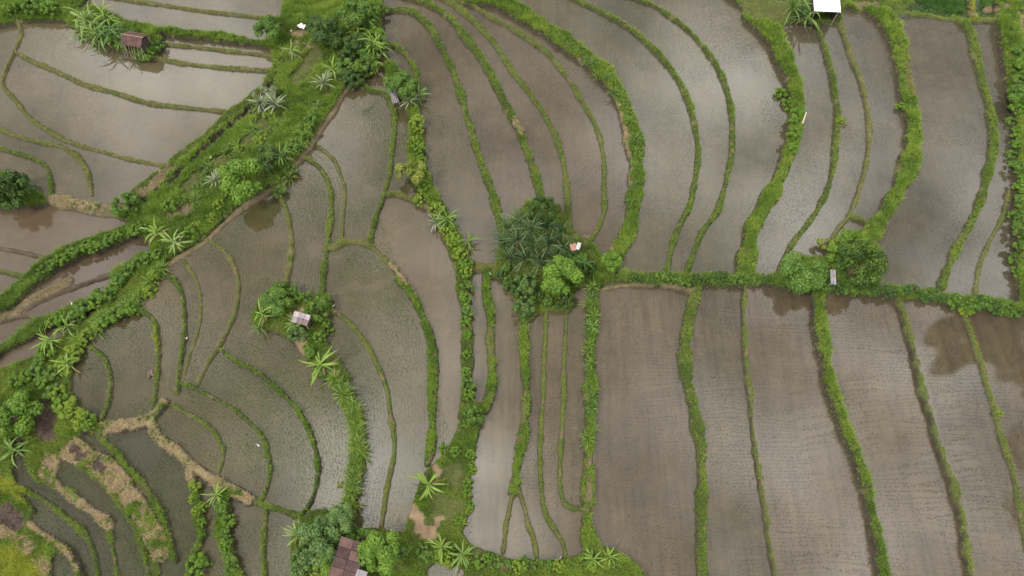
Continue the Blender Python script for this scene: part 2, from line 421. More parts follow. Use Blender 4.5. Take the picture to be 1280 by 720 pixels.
# overgrown ground: (style, outline)
PLOTS = [
 ('bank',[(367,-130),(480,-130),(478,14),(478,50),(472,76),(465,90),(448,98),(435,108),(420,136),(400,162),(385,184),(370,203),(350,228),(310,250),(290,267),(270,285),(253,301),(230,313),(203,330),
   (190,345),(165,350),(140,352),(136,343),(145,335),(172,325),(188,312),(187,304),(168,292),(158,276),(140,271),(160,262),(170,240),(213,210),(240,189),(267,166),(290,147),(312,130),(330,113),(342,92),(338,60),(330,32),(352,22)]),
 ('scrub',[(-130,468),(0,461),(50,442),(52,428),(75,422),(140,372),(141,352),(170,328),(205,330),(198,345),(182,362),(162,388),(135,405),(112,420),(97,440),(89,470),(89,490),(98,510),(113,525),(132,531),(150,531),(132,540),(110,540),(96,550),(83,565),(70,578),(66,596),(58,607),(45,604),(36,590),(34,570),(33,549),(17,547),(16,565),(18,600),(28,618),(35,628),(44,638),(36,655),(60,672),(76,690),(66,696),(64,722),(70,850),(-130,850)]),
 ('scrub',[(313,400),(325,375),(345,355),(360,352),(372,368),(390,372),(400,365),(412,370),(415,385),(410,400),(405,420),(415,440),(430,455),(440,475),(430,485),(415,475),(395,460),(380,445),(365,425),(350,420),(335,415),(318,408)]),
 ('scrub',[(583,500),(607,505),(600,540),(592,570),(588,600),(590,630),(583,650),(578,666),(590,683),(640,699),(700,700),(733,690),(740,655),(752,680),(775,690),(800,708),(812,730),(812,850),(578,850),(579,714),(567,703),(545,702),(533,712),(530,850),(365,850),(365,720),(362,690),(365,665),(375,645),(395,637),(425,640),(440,650),(450,660),(480,660),(495,665),(505,665),(510,650),(515,630),(530,590),(545,575),(563,555),(573,530)]),
 ('crop',[(1146,-130),(1146,3),(1168,12),(1195,17),(1208,17),(1206,0),(1200,-130)]),
 ('crop',[(1224,-130),(1226,8),(1232,16),(1241,16),(1242,5),(1242,-130)]),
 ('bank',[(1245,-130),(1243,33),(1249,60),(1252,85),(1258,110),(1265,130),(1269,165),(1268,240),(1268,360),(1275,385),(1420,400),(1420,-130)]),
 ('green',[(915,-130),(928,0),(950,25),(968,37),(985,31),(1000,28),(1015,30),(1052,30),(1054,14),(1060,7),(1080,8),(1095,16),(1120,12),(1130,14),(1143,4),(1135,-130)]),
 ('bank',[(-130,-130),(100,-130),(110,0),(98,15),(90,28),(67,25),(30,27),(0,33),(-130,40)]),
 ('bank',[(75,20),(100,10),(120,8),(150,20),(165,32),(200,35),(205,50),(195,72),(165,70),(145,65),(120,50),(95,40)]),
 ('scrub',[(613,348),(622,318),(625,290),(640,270),(660,250),(700,255),(712,285),(740,303),(757,325),(750,345),(738,357),(722,360),(714,378),(713,392),(690,389),(672,393),(665,402),(648,398),(641,370),(634,352)]),
 ('deep',[(980,330),(1000,320),(1030,322),(1045,315),(1050,303),(1075,298),(1092,298),(1100,320),(1100,345),(1095,366),(985,360)]),
 ('deep',[(-130,213),(0,213),(25,228),(40,240),(62,245),(60,257),(20,262),(0,261),(-130,261)]),
]

# ------------------------------------------------------------------ grid over the valley floor
CELL = .16
X0, X1, Y0, Y1 = -92., 92., -8., 96.
NX = int((X1 - X0) / CELL) + 1; NY = int((Y1 - Y0) / CELL) + 1
GX = X0 + np.arange(NX) * CELL; GY = Y0 + np.arange(NY) * CELL
XX, YY = np.meshgrid(GX, GY)
S = relief(XX, YY)
PXG, PYG = project(XX, YY, S)
REACH = 7.0
SD = np.full((NY, NX), REACH, np.float32)
OWN = np.full((NY, NX), -1, np.int16)
STYLE = np.full((NY, NX), -1, np.int8)

def spline(pts, step=3.0):
    p = np.array(pts, float)
    if len(p) > 2:
        q = np.vstack([2 * p[0] - p[1], p, 2 * p[-1] - p[-2]]); out = []
        for i in range(1, len(q) - 2):
            n = max(2, int(np.hypot(*(q[i + 1] - q[i])) / step))
            t = np.linspace(0, 1, n, endpoint=False)[:, None]
            a, b, c, d = q[i - 1], q[i], q[i + 1], q[i + 2]
            out.append(.5 * ((2 * b) + (-a + c) * t + (2 * a - 5 * b + 4 * c - d) * t ** 2 + (-a + 3 * b - 3 * c + d) * t ** 3))
        p = np.vstack(out + [p[-1:]])
    else:
        n = max(2, int(np.hypot(*(p[1] - p[0])) / step))
        t = np.linspace(0, 1, n)[:, None]; p = p[0] * (1 - t) + p[1] * t
    return p

def past_edge(pts):
    pts = list(pts)
    for end in (0, -1):
        x, y = pts[end]; x2, y2 = pts[1 if end == 0 else -2]
        if x <= 0 or x >= 1280 or y <= 0 or y >= 720:
            d = math.hypot(x - x2, y - y2) or 1
            q = (x + (x - x2) / d * 130, y + (y - y2) / d * 130)
            if end == 0: pts.insert(0, q)
            else: pts.append(q)
    return pts

def stamp(a, b, ha, hb, own, sty, sd, ow, st, reach):
    """distance to one tapered segment, kept where it is the least so far"""
    lo = np.minimum(a, b) - reach; hi = np.maximum(a, b) + reach
    i0 = max(0, int((lo[0] - X0) / CELL)); i1 = min(NX, int((hi[0] - X0) / CELL) + 2)
    j0 = max(0, int((lo[1] - Y0) / CELL)); j1 = min(NY, int((hi[1] - Y0) / CELL) + 2)
    if i0 >= i1 or j0 >= j1: return
    x = GX[None, i0:i1]; y = GY[j0:j1, None]
    d = b - a; L = d @ d + 1e-9
    t = np.clip(((x - a[0]) * d[0] + (y - a[1]) * d[1]) / L, 0, 1)
    r = np.sqrt((x - a[0] - t * d[0]) ** 2 + (y - a[1] - t * d[1]) ** 2) - (ha + (hb - ha) * t)
    w = sd[j0:j1, i0:i1]; m = r < w
    w[m] = r[m]
    if ow is not None: ow[j0:j1, i0:i1][m] = own
    if st is not None: st[j0:j1, i0:i1][m] = sty

def grid_at(A, x, y):
    i = np.clip(((np.asarray(x) - X0) / CELL), 0, NX - 2); j = np.clip(((np.asarray(y) - Y0) / CELL), 0, NY - 2)
    return A[np.round(j).astype(int), np.round(i).astype(int)]

def inside(poly, x, y):
    c = np.zeros(np.broadcast(x, y).shape, bool); n = len(poly)
    for i in range(n):
        a, b = poly[i], poly[(i + 1) % n]
        k = ((a[1] > y) != (b[1] > y)) & (x < (b[0] - a[0]) * (y - a[1]) / (b[1] - a[1] + 1e-12) + a[0])
        c ^= k
    return c

parent = []
def find(a):
    while parent[a] != a:
        parent[a] = parent[parent[a]]; a = parent[a]
    return a
for lay in (0, 1):          # the second pass lays the traced lines on the levels the first one found
    SD = np.full((NY, NX), REACH, np.float32)
    OWN = np.full((NY, NX), -1, np.int16)
    STYLE = np.full((NY, NX), -1, np.int8)
    LINES = []
    for bi, bank in enumerate(BANKS):
        w, sty, pts = bank
        p = spline(past_edge(pts))
        x, y, z = on_land(p[:, 0], p[:, 1])
        s = np.arange(len(p)) * .3
        hw = w / 2 / (FPX / depth(p[:, 1])) * .92 * (1 + .26 * lattice(s, s * 0 + bi * 7.3, 1.7, 5) + .12 * lattice(s, s * 0 + bi * 3.1, .5, 6))
        hw = hw - (.17 if sty in ('green', 'bank', 'deep', 'tall') else .06) * np.clip(hw / .6, 0, 1)
        hw = np.maximum(hw, .26)
        q = np.stack([x, y], 1)
        LINES.append((q, hw))
        for i in range(len(q) - 1):
            stamp(q[i], q[i + 1], hw[i], hw[i + 1], bi, STY.index(sty), SD, OWN, STYLE, REACH)

    for pi, (sty, pts) in enumerate(PLOTS):
        p = np.array(pts, float)
        x, y, z = on_land(p[:, 0], np.minimum(p[:, 1], 960)); q = np.stack([x, y], 1)
        tmp = np.full((NY, NX), REACH, np.float32)
        for i in range(len(q)):
            stamp(q[i], q[(i + 1) % len(q)], 0, 0, 0, 0, tmp, None, None, REACH)
        ins = inside(q, XX, YY)
        d = np.where(ins, -tmp, tmp); m = d < SD
        SD[m] = d[m]; OWN[m] = len(BANKS) + pi
        # a bank's own growth stays where it runs along a plot
        m2 = m & ((STYLE < 0) | ins)
        STYLE[m2] = STY.index(sty)

    PSD = np.full((NY, NX), 1.0, np.float32); PST = np.full((NY, NX), -1, np.int8)
    for w, sty, pts in PATCHES:
        p = spline(pts); x, y, z = on_land(p[:, 0], p[:, 1]); q = np.stack([x, y], 1)
        hw = w / 2 / (FPX / depth(p[:, 1]))
        for i in range(len(q) - 1):
            stamp(q[i], q[i + 1], hw[i], hw[i + 1], 0, STY.index(sty), PSD, None, PST, 4.0)
    rag = lattice(XX, YY, .8, 21) * .35 + lattice(XX, YY, .35, 22) * .25
    STYLE = np.where((PSD + rag < 0) & (PST >= 0), PST, STYLE)
    brk = lattice(XX, YY, 1.6, 23) + .6 * lattice(XX, YY, .6, 24)
    STYLE = np.where((STYLE == STY.index('dry')) & (lattice(XX, YY, 1.2, 27) + .9 * lattice(XX, YY, .45, 28) + .7 * RNG.uniform(-1, 1, XX.shape) > .42), STY.index('scrub'), STYLE)
    STYLE = np.where((STYLE == STY.index('olive')) & (brk < -.55), STY.index('thin'), STYLE)
    wear = lattice(XX, YY, .9, 25) + .7 * lattice(XX, YY, .4, 26)
    STYLE = np.where(((STYLE == STY.index('bank')) | (STYLE == STY.index('green'))) & (wear > .78), STY.index('olive'), STYLE)
    STYLE = np.where((STYLE == STY.index('thin')) & (wear < -.85), STY.index('path'), STYLE)
    STYLE = np.where((STYLE == STY.index('scrub')) & (brk > .5), STY.index('bank'), np.where((STYLE == STY.index('scrub')) & (brk < -.7), STY.index('yard'), STYLE))

    nz = .09 * lattice(XX, YY, .45, 31) + .11 * lattice(XX, YY, 1.3, 32)
    SD = SD + np.where(nz > 0, nz * .4, nz).astype(np.float32) * (np.abs(SD) < 1.5)

    # ------------------------------------------------------------------ paddies = what the banks enclose
    WET = (SD > 0) & (PXG > -125) & (PXG < 1405) & (PYG > -100) & (PYG < 842)
    parent.clear()
    LAB = np.full((NY, NX), -1, np.int32); prev = []
    for j in range(NY):
        row = WET[j].astype(np.int8); d = np.diff(np.concatenate([[0], row, [0]]))
        st = np.flatnonzero(d == 1); en = np.flatnonzero(d == -1); cur = []; pk = 0
        for a, b in zip(st, en):
            k = len(parent); parent.append(k)
            while pk < len(prev) and prev[pk][1] <= a: pk += 1
            q = pk
            while q < len(prev) and prev[q][0] < b:
                ra, rb = find(k), find(prev[q][2])
                if ra != rb: parent[max(ra, rb)] = min(ra, rb)
                q += 1
            cur.append((a, b, k)); LAB[j, a:b] = k
        prev = cur
    root = np.array([find(i) for i in range(len(parent))])
    LAB = np.where(LAB >= 0, root[np.maximum(LAB, 0)], -1)
    ids, counts = np.unique(LAB[LAB >= 0], return_counts=True)
    remap = np.full(len(parent), -1, np.int32); keep = []
    for i, c in zip(ids, counts):
        if c * CELL * CELL > 3.0:
            remap[i] = len(keep); keep.append(i)
    LAB = np.where(LAB >= 0, remap[np.maximum(LAB, 0)], -1)
    fill = (SD > 0) & (LAB < 0); SD[fill] = -.05
    NP = len(keep)
    flat = LAB.ravel(); okc = flat >= 0
    cnt = np.bincount(flat[okc], minlength=NP)
    LEVEL = np.bincount(flat[okc], S.ravel()[okc], NP) / cnt
    CPX = np.bincount(flat[okc], PXG.ravel()[okc], NP) / cnt
    CPY = np.bincount(flat[okc], PYG.ravel()[okc], NP) / cnt
    print('paddies', NP)

    LB = np.where(LAB >= 0, LEVEL[np.maximum(LAB, 0)], S)
    dry = LAB < 0
    for it in range(70):
        av = LB.copy()
        av[1:-1, 1:-1] = (LB[:-2, 1:-1] + LB[2:, 1:-1] + LB[1:-1, :-2] + LB[1:-1, 2:]) * .25
        LB = np.where(dry, av, LB)
    LAND['levels'] = LB.copy()

RISE = np.array([STYLES[s][0] for s in STY])[np.maximum(STYLE, 0)]
t = np.clip(-SD / .24, 0, 1); t = t * t * (3 - 2 * t)
Z = LB + RISE * t + np.where(SD < 0, .02 + .05 * np.minimum(-SD / .2, 1), -np.minimum(SD / .3, 1) * .3)
Z = Z + np.where(SD < -.3, .10 * lattice(XX, YY, .9, 41) + .16 * lattice(XX, YY, 3.5, 42) * np.clip(-SD - .6, 0, 1), 0)

# keep only what the frame (with a margin) could see
VIEW = (PXG > -110) & (PXG < 1390) & (PYG > -90) & (PYG < 830)
QV = VIEW[:-1, :-1] & VIEW[1:, 1:] & VIEW[1:, :-1] & VIEW[:-1, 1:]
QSD = np.minimum(np.minimum(SD[:-1, :-1], SD[1:, 1:]), np.minimum(SD[1:, :-1], SD[:-1, 1:]))
QOWN = OWN[:-1, :-1]
VI = np.arange(NX * NY).reshape(NY, NX)
QUADS = np.stack([VI[:-1, :-1], VI[:-1, 1:], VI[1:, 1:], VI[1:, :-1]], -1)
SOIL = np.array([STYLES[s][3] for s in STY], np.float32)[np.maximum(STYLE, 0)]
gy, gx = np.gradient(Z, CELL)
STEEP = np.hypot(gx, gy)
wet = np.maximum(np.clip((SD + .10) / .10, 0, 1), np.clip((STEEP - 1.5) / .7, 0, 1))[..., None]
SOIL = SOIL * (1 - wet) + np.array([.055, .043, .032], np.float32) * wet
ALLV = np.stack([XX, YY, Z], -1).reshape(-1, 3)

def sub_mesh(name, mask, verts, mat, color=None, smooth=True):
    q = QUADS[mask]
    u, inv = np.unique(q, return_inverse=True)
    return new_mesh(name, verts[u], inv.reshape(q.shape), mat, None if color is None else color.reshape(-1, color.shape[-1])[u], smooth)

# far ground, one sheet to the horizon with the bed of the paddies in it
bed = QV & (QSD >= .3)
qb = QUADS[QV & (QSD >= .3)]
u, inv = np.unique(qb, return_inverse=True)
R = 4000.; ring_in = [(-150, -60), (150, -60), (150, 170), (-150, 170)]
gverts = np.vstack([ALLV[u] - np.array([0, 0, .05]), [(a, b, -3.2) for a, b in [(-R, -R), (R, -R), (R, R), (-R, R)]]])
gfaces = np.vstack([inv.reshape(qb.shape), [[len(u), len(u) + 1, len(u) + 2, len(u) + 3]]])
ground = link('ground', new_mesh('ground', gverts, gfaces, M_GROUND))
tag(ground, 'muddy valley floor under the flooded terraces', 'ground', None, 'structure')

for own in range(len(BANKS) + len(PLOTS)):
    m = QV & (QSD < .3) & (QOWN == own)
    if m.sum() < 4: continue
    nm = 'earth_bank' if own < len(BANKS) else 'overgrown_ground'
    o = link(nm, sub_mesh(nm, m, ALLV, M_SOIL, SOIL))
    tag(o, None, None, 'earth banks between the paddies' if own < len(BANKS) else 'overgrown plots', 'structure')

def water_tone(px, py):
    base = np.array([.108, .090, .060])
    if px > 740: base = np.array([.092, .084, .060])
    if px > 940 and py < 360: base = np.array([.090, .083, .064])
    if 470 < px < 740 and py < 340: base = np.array([.102, .083, .058])
    if px > 740 and py > 360: base = np.array([.107, .090, .066])
    if px < 560 and py > 95 and not (px < 215 and px + py < 535):
        base = np.array([.088, .074, .047]) if py < 380 else np.array([.080, .071, .040])       # planted, weedier water
    if 470 < px < 560 and py > 240 and px > 470 + (py - 250) * .3: base = np.array([.110, .089, .060])
    if px < 260 and py > 560: base = np.array([.060, .060, .034])
    if px < 130 and py > 560: base = np.array([.050, .046, .030])
    if px < 215 and py > 240 and px + py < 535: base = np.array([.096, .072, .053])
    if px < 345 and py < 250: base = np.array([.104, .090, .062])
    if px > 1130 and py < 14: base = np.array([.03, .065, .014])
    return base * np.array([.90, .85, .74])

r2 = random.Random(3)
for c in range(NP):
    m0 = LAB == c
    m = m0.copy()
    m[1:] |= m0[:-1]; m[:-1] |= m0[1:]; m[:, 1:] |= m0[:, :-1]; m[:, :-1] |= m0[:, 1:]
    q = (m[:-1, :-1] | m[1:, 1:] | m[1:, :-1] | m[:-1, 1:]) & QV
    if q.sum() < 8: continue
    V = np.stack([XX, YY, np.full_like(XX, LEVEL[c])], -1).reshape(-1, 3)
    k = water_tone(CPX[c], CPY[c]) * r2.uniform(.9, 1.1) * np.array([r2.uniform(.97, 1.03), 1, r2.uniform(.96, 1.04)])
    stv = .9 if CPX[c] > 580 and CPY[c] > 350 else (.5 if CPX[c] > 580 else .25)
    if 590 < CPX[c] < 645 and CPY[c] > 400: stv = 1.0
    cc = np.broadcast_to(np.append(k, stv), (NY, NX, 4))
    o = link('paddy_water', sub_mesh('paddy_water', q, V, M_WATER, cc))
    tag(o, None, None, 'flooded rice paddies', 'structure')

# ------------------------------------------------------------------ blades: rice seedlings and grass
def blades(x, y, z, h, w, lean, tones, n):
    """n three-cornered blades from every point"""
    x, y, z, h, w, lean = [np.repeat(np.broadcast_to(a, np.shape(x)), n) for a in (x, y, z, h, w, lean)]
    tones = np.repeat(tones, n, 0); k = len(x)
    a = RNG.uniform(0, 2 * PI, k); b = a + RNG.uniform(.8, 2.3, k)
    h = h * RNG.uniform(.6, 1.25, k); l = lean * RNG.uniform(.2, 1.3, k) * h
    jx = RNG.normal(0, .05, k); jy = RNG.normal(0, .05, k)
    V = np.empty((k, 3, 3), np.float32)
    bx, by = x + jx, y + jy
    V[:, 0] = np.stack([bx + np.cos(b) * w, by + np.sin(b) * w, z - .03], 1)
    V[:, 1] = np.stack([bx - np.cos(b) * w, by - np.sin(b) * w, z - .03], 1)
    V[:, 2] = np.stack([bx + np.cos(a) * l, by + np.sin(a) * l, z + h * np.clip(1 - .35 * lean, .3, 1)], 1)
    tones = tones * RNG.uniform(.8, 1.22, (k, 1))
    return V.reshape(-1, 3), np.arange(k * 3).reshape(-1, 3), np.repeat(tones, 3, 0)

sx, sy = [], []
extra = []
for sty, pts in PLOTS:
    p = np.array(pts + pts[:1], float); p = np.vstack([spline([p[i], p[i + 1]]) for i in range(len(p) - 1)])
    x, y, z = on_land(p[:, 0], np.minimum(p[:, 1], 960)); extra.append((np.stack([x, y], 1), np.zeros(len(x))))
for li, (q, hw) in enumerate(LINES + extra):
    mpx, mpy = project(q[:, 0].mean(), q[:, 1].mean(), 1.0)
    ROW, HILL = (.23, .37) if mpx > 590 else (.34, .21)
    d = np.gradient(q, axis=0); L = np.hypot(d[:, 0], d[:, 1]) + 1e-9
    nx, ny = -d[:, 1] / L, d[:, 0] / L
    s = np.concatenate([[0], np.cumsum(np.hypot(*np.diff(q, axis=0).T))])
    ss = np.arange(0, s[-1], HILL)
    qx, qy, qn, qm, qh = [np.interp(ss, s, a) for a in (q[:, 0], q[:, 1], nx, ny, hw)]
    hm = qh.mean()
    for side in (1, -1):
        for k in range(1, 30):
            off = hm + k * ROW
            X = qx + side * qn * off; Y = qy + side * qm * off
            ok = (X > X0) & (X < X1) & (Y > Y0) & (Y < Y1)
            X, Y = X[ok], Y[ok]
            g = (grid_at(OWN, X, Y) == li) & (np.abs(grid_at(SD, X, Y) - off + qh[ok]) < .3)
            g &= (grid_at(LAB, X, Y) >= 0) & grid_at(VIEW, X, Y)
            sx.append(X[g]); sy.append(Y[g])
sx = np.concatenate(sx); sy = np.concatenate(sy)
# thin hills that fell on each other where two sets of rows meet
key = np.floor(sx / .13).astype(int) * 100003 + np.floor(sy / .13).astype(int)
_, first = np.unique(key, return_index=True)
sx, sy = sx[first], sy[first]
sx = sx + RNG.normal(0, .012, len(sx)); sy = sy + RNG.normal(0, .012, len(sy))
lab = grid_at(LAB, sx, sy)
spx, spy = project(sx, sy, LEVEL[lab])
strip = (spx < 215) & (spy > 240) & (spx + spy < 535)
planted = (spx < 560) & (spy > 95) & ~strip & ~((spx < 345) & (spy < 250))
size = np.where(planted, 1.0, .5)
size = np.where((spx < 345) & (spy < 250), .22, size)
size = np.where(strip, .15, size)
size = np.where((spx > 590) & (spx < 640) & (spy > 340), .15, size)
size = np.where((spx > 470) & (spx < 580) & (spy > 240) & (spx > 470 + (spy - 250) * .32), .3, size)
size = np.where((spx > 1120) & (spy < 24), 3.5, size)
patch = lattice(sx, sy, 5.0, 51) * .6 + lattice(sx, sy, 1.8, 52) * .4
size = size * np.clip(1 + 1.1 * patch, .15, 2.1)
keepm = RNG.uniform(0, 1, len(sx)) < np.clip(.25 + size, 0, .97)
sx, sy, lab, size, patch, planted, spx, spy = [a[keepm] for a in (sx, sy, lab, size, patch, planted, spx, spy)]
print('seedlings', len(sx))
greenish = np.clip(.5 + patch, 0, 1)[:, None]
tn = np.where(planted[:, None], np.array([.065, .078, .03]) * (1 - greenish) + np.array([.085, .17, .03]) * greenish, np.array([.075, .072, .045]))
tn = np.where(((spx > 1120) & (spy < 22))[:, None], np.array([.07, .16, .03]), tn)
gr = (planted & (spx < 420) & (spy > 470))[:, None] * np.clip(.35 + patch, 0, 1)[:, None]
tn = tn * (1 - gr) + np.array([.085, .185, .025]) * gr
v, f, c = blades(sx, sy, LEVEL[lab], .20 * np.sqrt(size) + .03, .023 * np.sqrt(size) + .004, np.full(len(sx), .8), tn, 3)
o = link('rice_seedlings', new_mesh('rice_seedlings', v, f, M_RICE, c))
tag(o, 'rows of young rice seedlings standing in the flooded paddies', 'rice seedlings', None, 'stuff')

def sow(name, label, styles, cat):
    vs, fs, cs = [], [], []; base = 0
    for s in styles:
        h, bh, dens, soil, pal = STYLES[s]
        jj, ii = np.nonzero((STYLE == STY.index(s)) & (SD < -.03) & VIEW & (PXG > -40) & (PXG < 1320) & (PYG > -30) & (PYG < 760))
        if not len(jj): continue
        near = FPX / depth(PYG[jj, ii]) / 11.5
        n = RNG.poisson(dens * CELL * CELL / 2.0, len(jj))
        jj, ii = np.repeat(jj, n), np.repeat(ii, n)
        x = GX[ii] + RNG.uniform(-.5, .5, len(ii)) * CELL; y = GY[jj] + RNG.uniform(-.5, .5, len(ii)) * CELL
        ok = (STEEP[jj, ii] < 2.0) | (RNG.uniform(0, 1, len(ii)) < .45)
        jj, ii, x, y = jj[ok], ii[ok], x[ok], y[ok]
        z = Z[jj, ii]; edge = np.clip(-SD[jj, ii] / .25, .5, 1)
        pal = np.array(pal) * np.array([1.42, 1.16, 1.45])
        k = np.clip(lattice(x, y, 1.1, 61) * .8 + lattice(x, y, 4.5, 62) * .6 + RNG.normal(0, .35, len(x)), -1, 1)
        col = np.where(k[:, None] > 0, pal[0] * (1 - k[:, None]) + pal[1] * k[:, None], pal[0] * (1 + k[:, None]) - pal[2] * k[:, None])
        hh = bh * edge * (1 + .45 * lattice(x, y, .7, 63) + .25 * lattice(x, y, 2.5, 64))
        v, f, c = blades(x, y, z, np.maximum(hh, .06), .017 + .024 * np.sqrt(bh), np.full(len(x), .8), col, 3)
        vs.append(v); fs.append(f + base); cs.append(c); base += len(v)
    o = link(name, new_mesh(name, np.vstack(vs), np.vstack(fs), M_GRASS, np.vstack(cs)))
    tag(o, label, cat, None, 'stuff'); print(name, base // 3)
for nm, lb, st in (('short_grass', 'short olive green grass on the narrow bunds and paths', ['thin', 'olive', 'path', 'mud', 'yard']),
                   ('lush_grass', 'thick bright green grass covering the wider banks', ['green', 'bank', 'lime', 'crop']),
                   ('tall_grass', 'tall dark and bright grass and weeds on the steep banks and overgrown plots', ['tall', 'deep', 'scrub']),
                   ('dry_grass', 'dry straw coloured grass and bare soil on the terrace faces', ['dry', 'straw', 'bare'])):
    sow(nm, lb, st, 'grass')

# ------------------------------------------------------------------ plants
def leaf_cloud(n, clumps, leaf, tones, seed, droop=.3, up=.5):
    """rhombic leaves over the outsides of overlapping clumps; clumps = (x, y, z, r)"""
    r = np.random.default_rng(seed); C = np.array(clumps)
    w = C[:, 3] ** 2; ci = r.choice(len(C), n, p=w / w.sum())
    d = r.normal(0, 1, (n, 3)); d[:, 2] += .55; d /= np.linalg.norm(d, axis=1)[:, None]
    rad = C[ci, 3] * np.clip(1 - np.abs(r.normal(0, .22, n)), .3, 1.1)
    P = C[ci, :3] + d * rad[:, None] * np.array([1, 1, .85])
    nrm = d + np.array([0, 0, up]) + r.normal(0, .35, (n, 3)); nrm /= np.linalg.norm(nrm, axis=1)[:, None]
    t = np.cross(nrm, r.normal(0, 1, (n, 3))); t[:, 2] -= droop * .5; t /= np.linalg.norm(t, axis=1)[:, None]
    sdir = np.cross(t, nrm); sdir /= np.linalg.norm(sdir, axis=1)[:, None] + 1e-9
    L = leaf * r.uniform(.6, 1.3, n)[:, None]; W = L * .34
    V = np.stack([P - t * L * .5, P + sdir * W, P + t * L * .5, P - sdir * W], 1)
    T = np.array(tones); tc = r.uniform(0, 1, len(C))[ci]; tl = np.clip(tc * .45 + r.uniform(0, 1, n) * .55 + .12 * d[:, 2], 0, 1)[:, None]
    col = np.where(tl < .5, T[0] * (1 - 2 * tl) + T[1] * 2 * tl, T[1] * (2 - 2 * tl) + T[2] * (2 * tl - 1))
    col = col * r.uniform(.82, 1.18, (n, 1))
    return V.reshape(-1, 3), np.arange(n * 4).reshape(-1, 4), np.repeat(col, 4, 0)

GREENS = {
 'dark':   [(.018,.045,.014), (.028,.07,.018), (.05,.105,.025)],
 'mango':  [(.010,.034,.006), (.022,.062,.010), (.062,.115,.018)],
 'mid':    [(.03,.075,.018), (.05,.12,.022), (.085,.165,.035)],
 'bluish': [(.035,.08,.03), (.055,.12,.04), (.09,.165,.06)],
 'bright': [(.05,.12,.015), (.085,.18,.02), (.13,.235,.03)],
 'yellow': [(.09,.14,.02), (.15,.20,.03), (.22,.26,.05)],
 'silver': [(.10,.14,.07), (.16,.20,.10), (.26,.29,.17)],
 'lime':   [(.10,.19,.02), (.15,.25,.025), (.21,.29,.04)],
 'dead':   [(.20,.13,.11), (.30,.20,.17), (.38,.28,.24)],
}
PROTO = {}
def crown_proto(kind, shape, seed):
    """unit crown (radius about 1, standing on z = 0) with its trunk"""
    key = (kind, shape, seed)
    if key in PROTO: return PROTO[key]
    r = random.Random(seed * 31 + len(kind)); cl = []
    if shape == 'round':
        for i in range(46):
            a = r.uniform(0, 2 * PI); zz = r.uniform(-.55, 1); q = math.sqrt(max(0, 1 - min(1, abs(zz)) ** 2)) * .8
            cl.append((q * math.cos(a), q * math.sin(a), 1.15 + .62 * zz, r.uniform(.2, .3)))
        n, leaf, th = 4200, .11, .5
    elif shape == 'clumpy':
        for i in range(20):
            a = r.uniform(0, 2 * PI); q = .78 * math.sqrt(r.random())
            cl.append((q * math.cos(a), q * math.sin(a), .75 + .75 * (1 - q) * r.uniform(.5, 1.1) + r.uniform(-.2, .25), r.uniform(.2, .36)))
        n, leaf, th = 3800, .115, .5
    elif shape == 'loose':
        for i in range(15):
            a = r.uniform(0, 2 * PI); q = .9 * math.sqrt(r.random())
            cl.append((q * math.cos(a), q * math.sin(a), r.uniform(.35, 1.15), r.uniform(.14, .3)))
        n, leaf, th = 1500, .15, .3
    else:  # 'bush'
        for i in range(24):
            a = r.uniform(0, 2 * PI); q = .85 * math.sqrt(r.random())
            cl.append((q * math.cos(a), q * math.sin(a), .25 + .55 * (1 - q) + r.uniform(-.15, .3), r.uniform(.13, .3)))
        n, leaf, th = 2000, .14, .2
    lift = np.array([1, 1, 1]) if kind in ('silver', 'dead') else (np.array([1.25, 1.15, 1.1]) if kind in ('yellow', 'lime') else (np.array([1.45, 1.3, 1.2]) if kind == 'bright' else np.array([2.0, 1.65, 1.3])))
    v, f, c = leaf_cloud(n, cl, leaf, np.array(GREENS[kind]) * lift, seed)
    cm = new_mesh('crown', v, f, M_LEAF, c)
    s = Shape(); top = .7 if shape != 'bush' else .3
    s.tube([(0, 0, -.15), (.02, .01, top * .5), (0, .03, top)], [.085, .06, .045], 7)
    for cx, cy, cz, cr in cl[:7]:
        s.tube([(0, .02, top * .75), (cx * .5, cy * .5, (top * .75 + cz) / 2 + .05), (cx, cy, cz)], [.035, .024, .01], 5)
    PROTO[key] = (cm, s.mesh('trunk', M_BARK, True))
    return PROTO[key]

def at(px, py, dz=-.02):
    x, y, z = on_land(np.array([float(px)]), np.array([float(py)]))
    for _ in range(3):
        zz = float(grid_at(Z, x[0], y[0])); x, y = unproject(np.array([float(px)]), np.array([float(py)]), zz)
    return Vector((float(x[0]), float(y[0]), float(grid_at(Z, x[0], y[0])) + dz))

def metres(w, py): return w / (FPX / depth(py))

RT = random.Random(99)
def woody(name, px, py, wpx, kind, shape, label, cat, group=None, seed=None, tall=1.0, foot=True):
    """tree or shrub whose crown is wpx photograph pixels wide and centred at (px, py)"""
    sd = RT.randint(1, 3) if seed is None else seed
    cm, tm = crown_proto(kind, shape, sd)
    r = metres(wpx, py) / 2 * 1.02
    mid = {'round': 1.15, 'clumpy': .95, 'loose': .75, 'bush': .5}[shape] * r * tall
    # the crown's middle, not its foot, is what stands at (px, py) in the photograph
    g = at(px, py)
    k = (CAM_H - g.z - mid) / (CAM_H - g.z)
    p = Vector((g.x * k, g.y * k, 0)); p.z = float(grid_at(Z, p.x, p.y)) - .03
    root = link(name, None, None, p, (0, 0, RT.uniform(0, 6.28)), (r, r, r * tall))
    tag(root, label, cat, group)
    link('crown', cm, root); link('trunk' if cat == 'tree' else 'stem', tm, root)
    return root

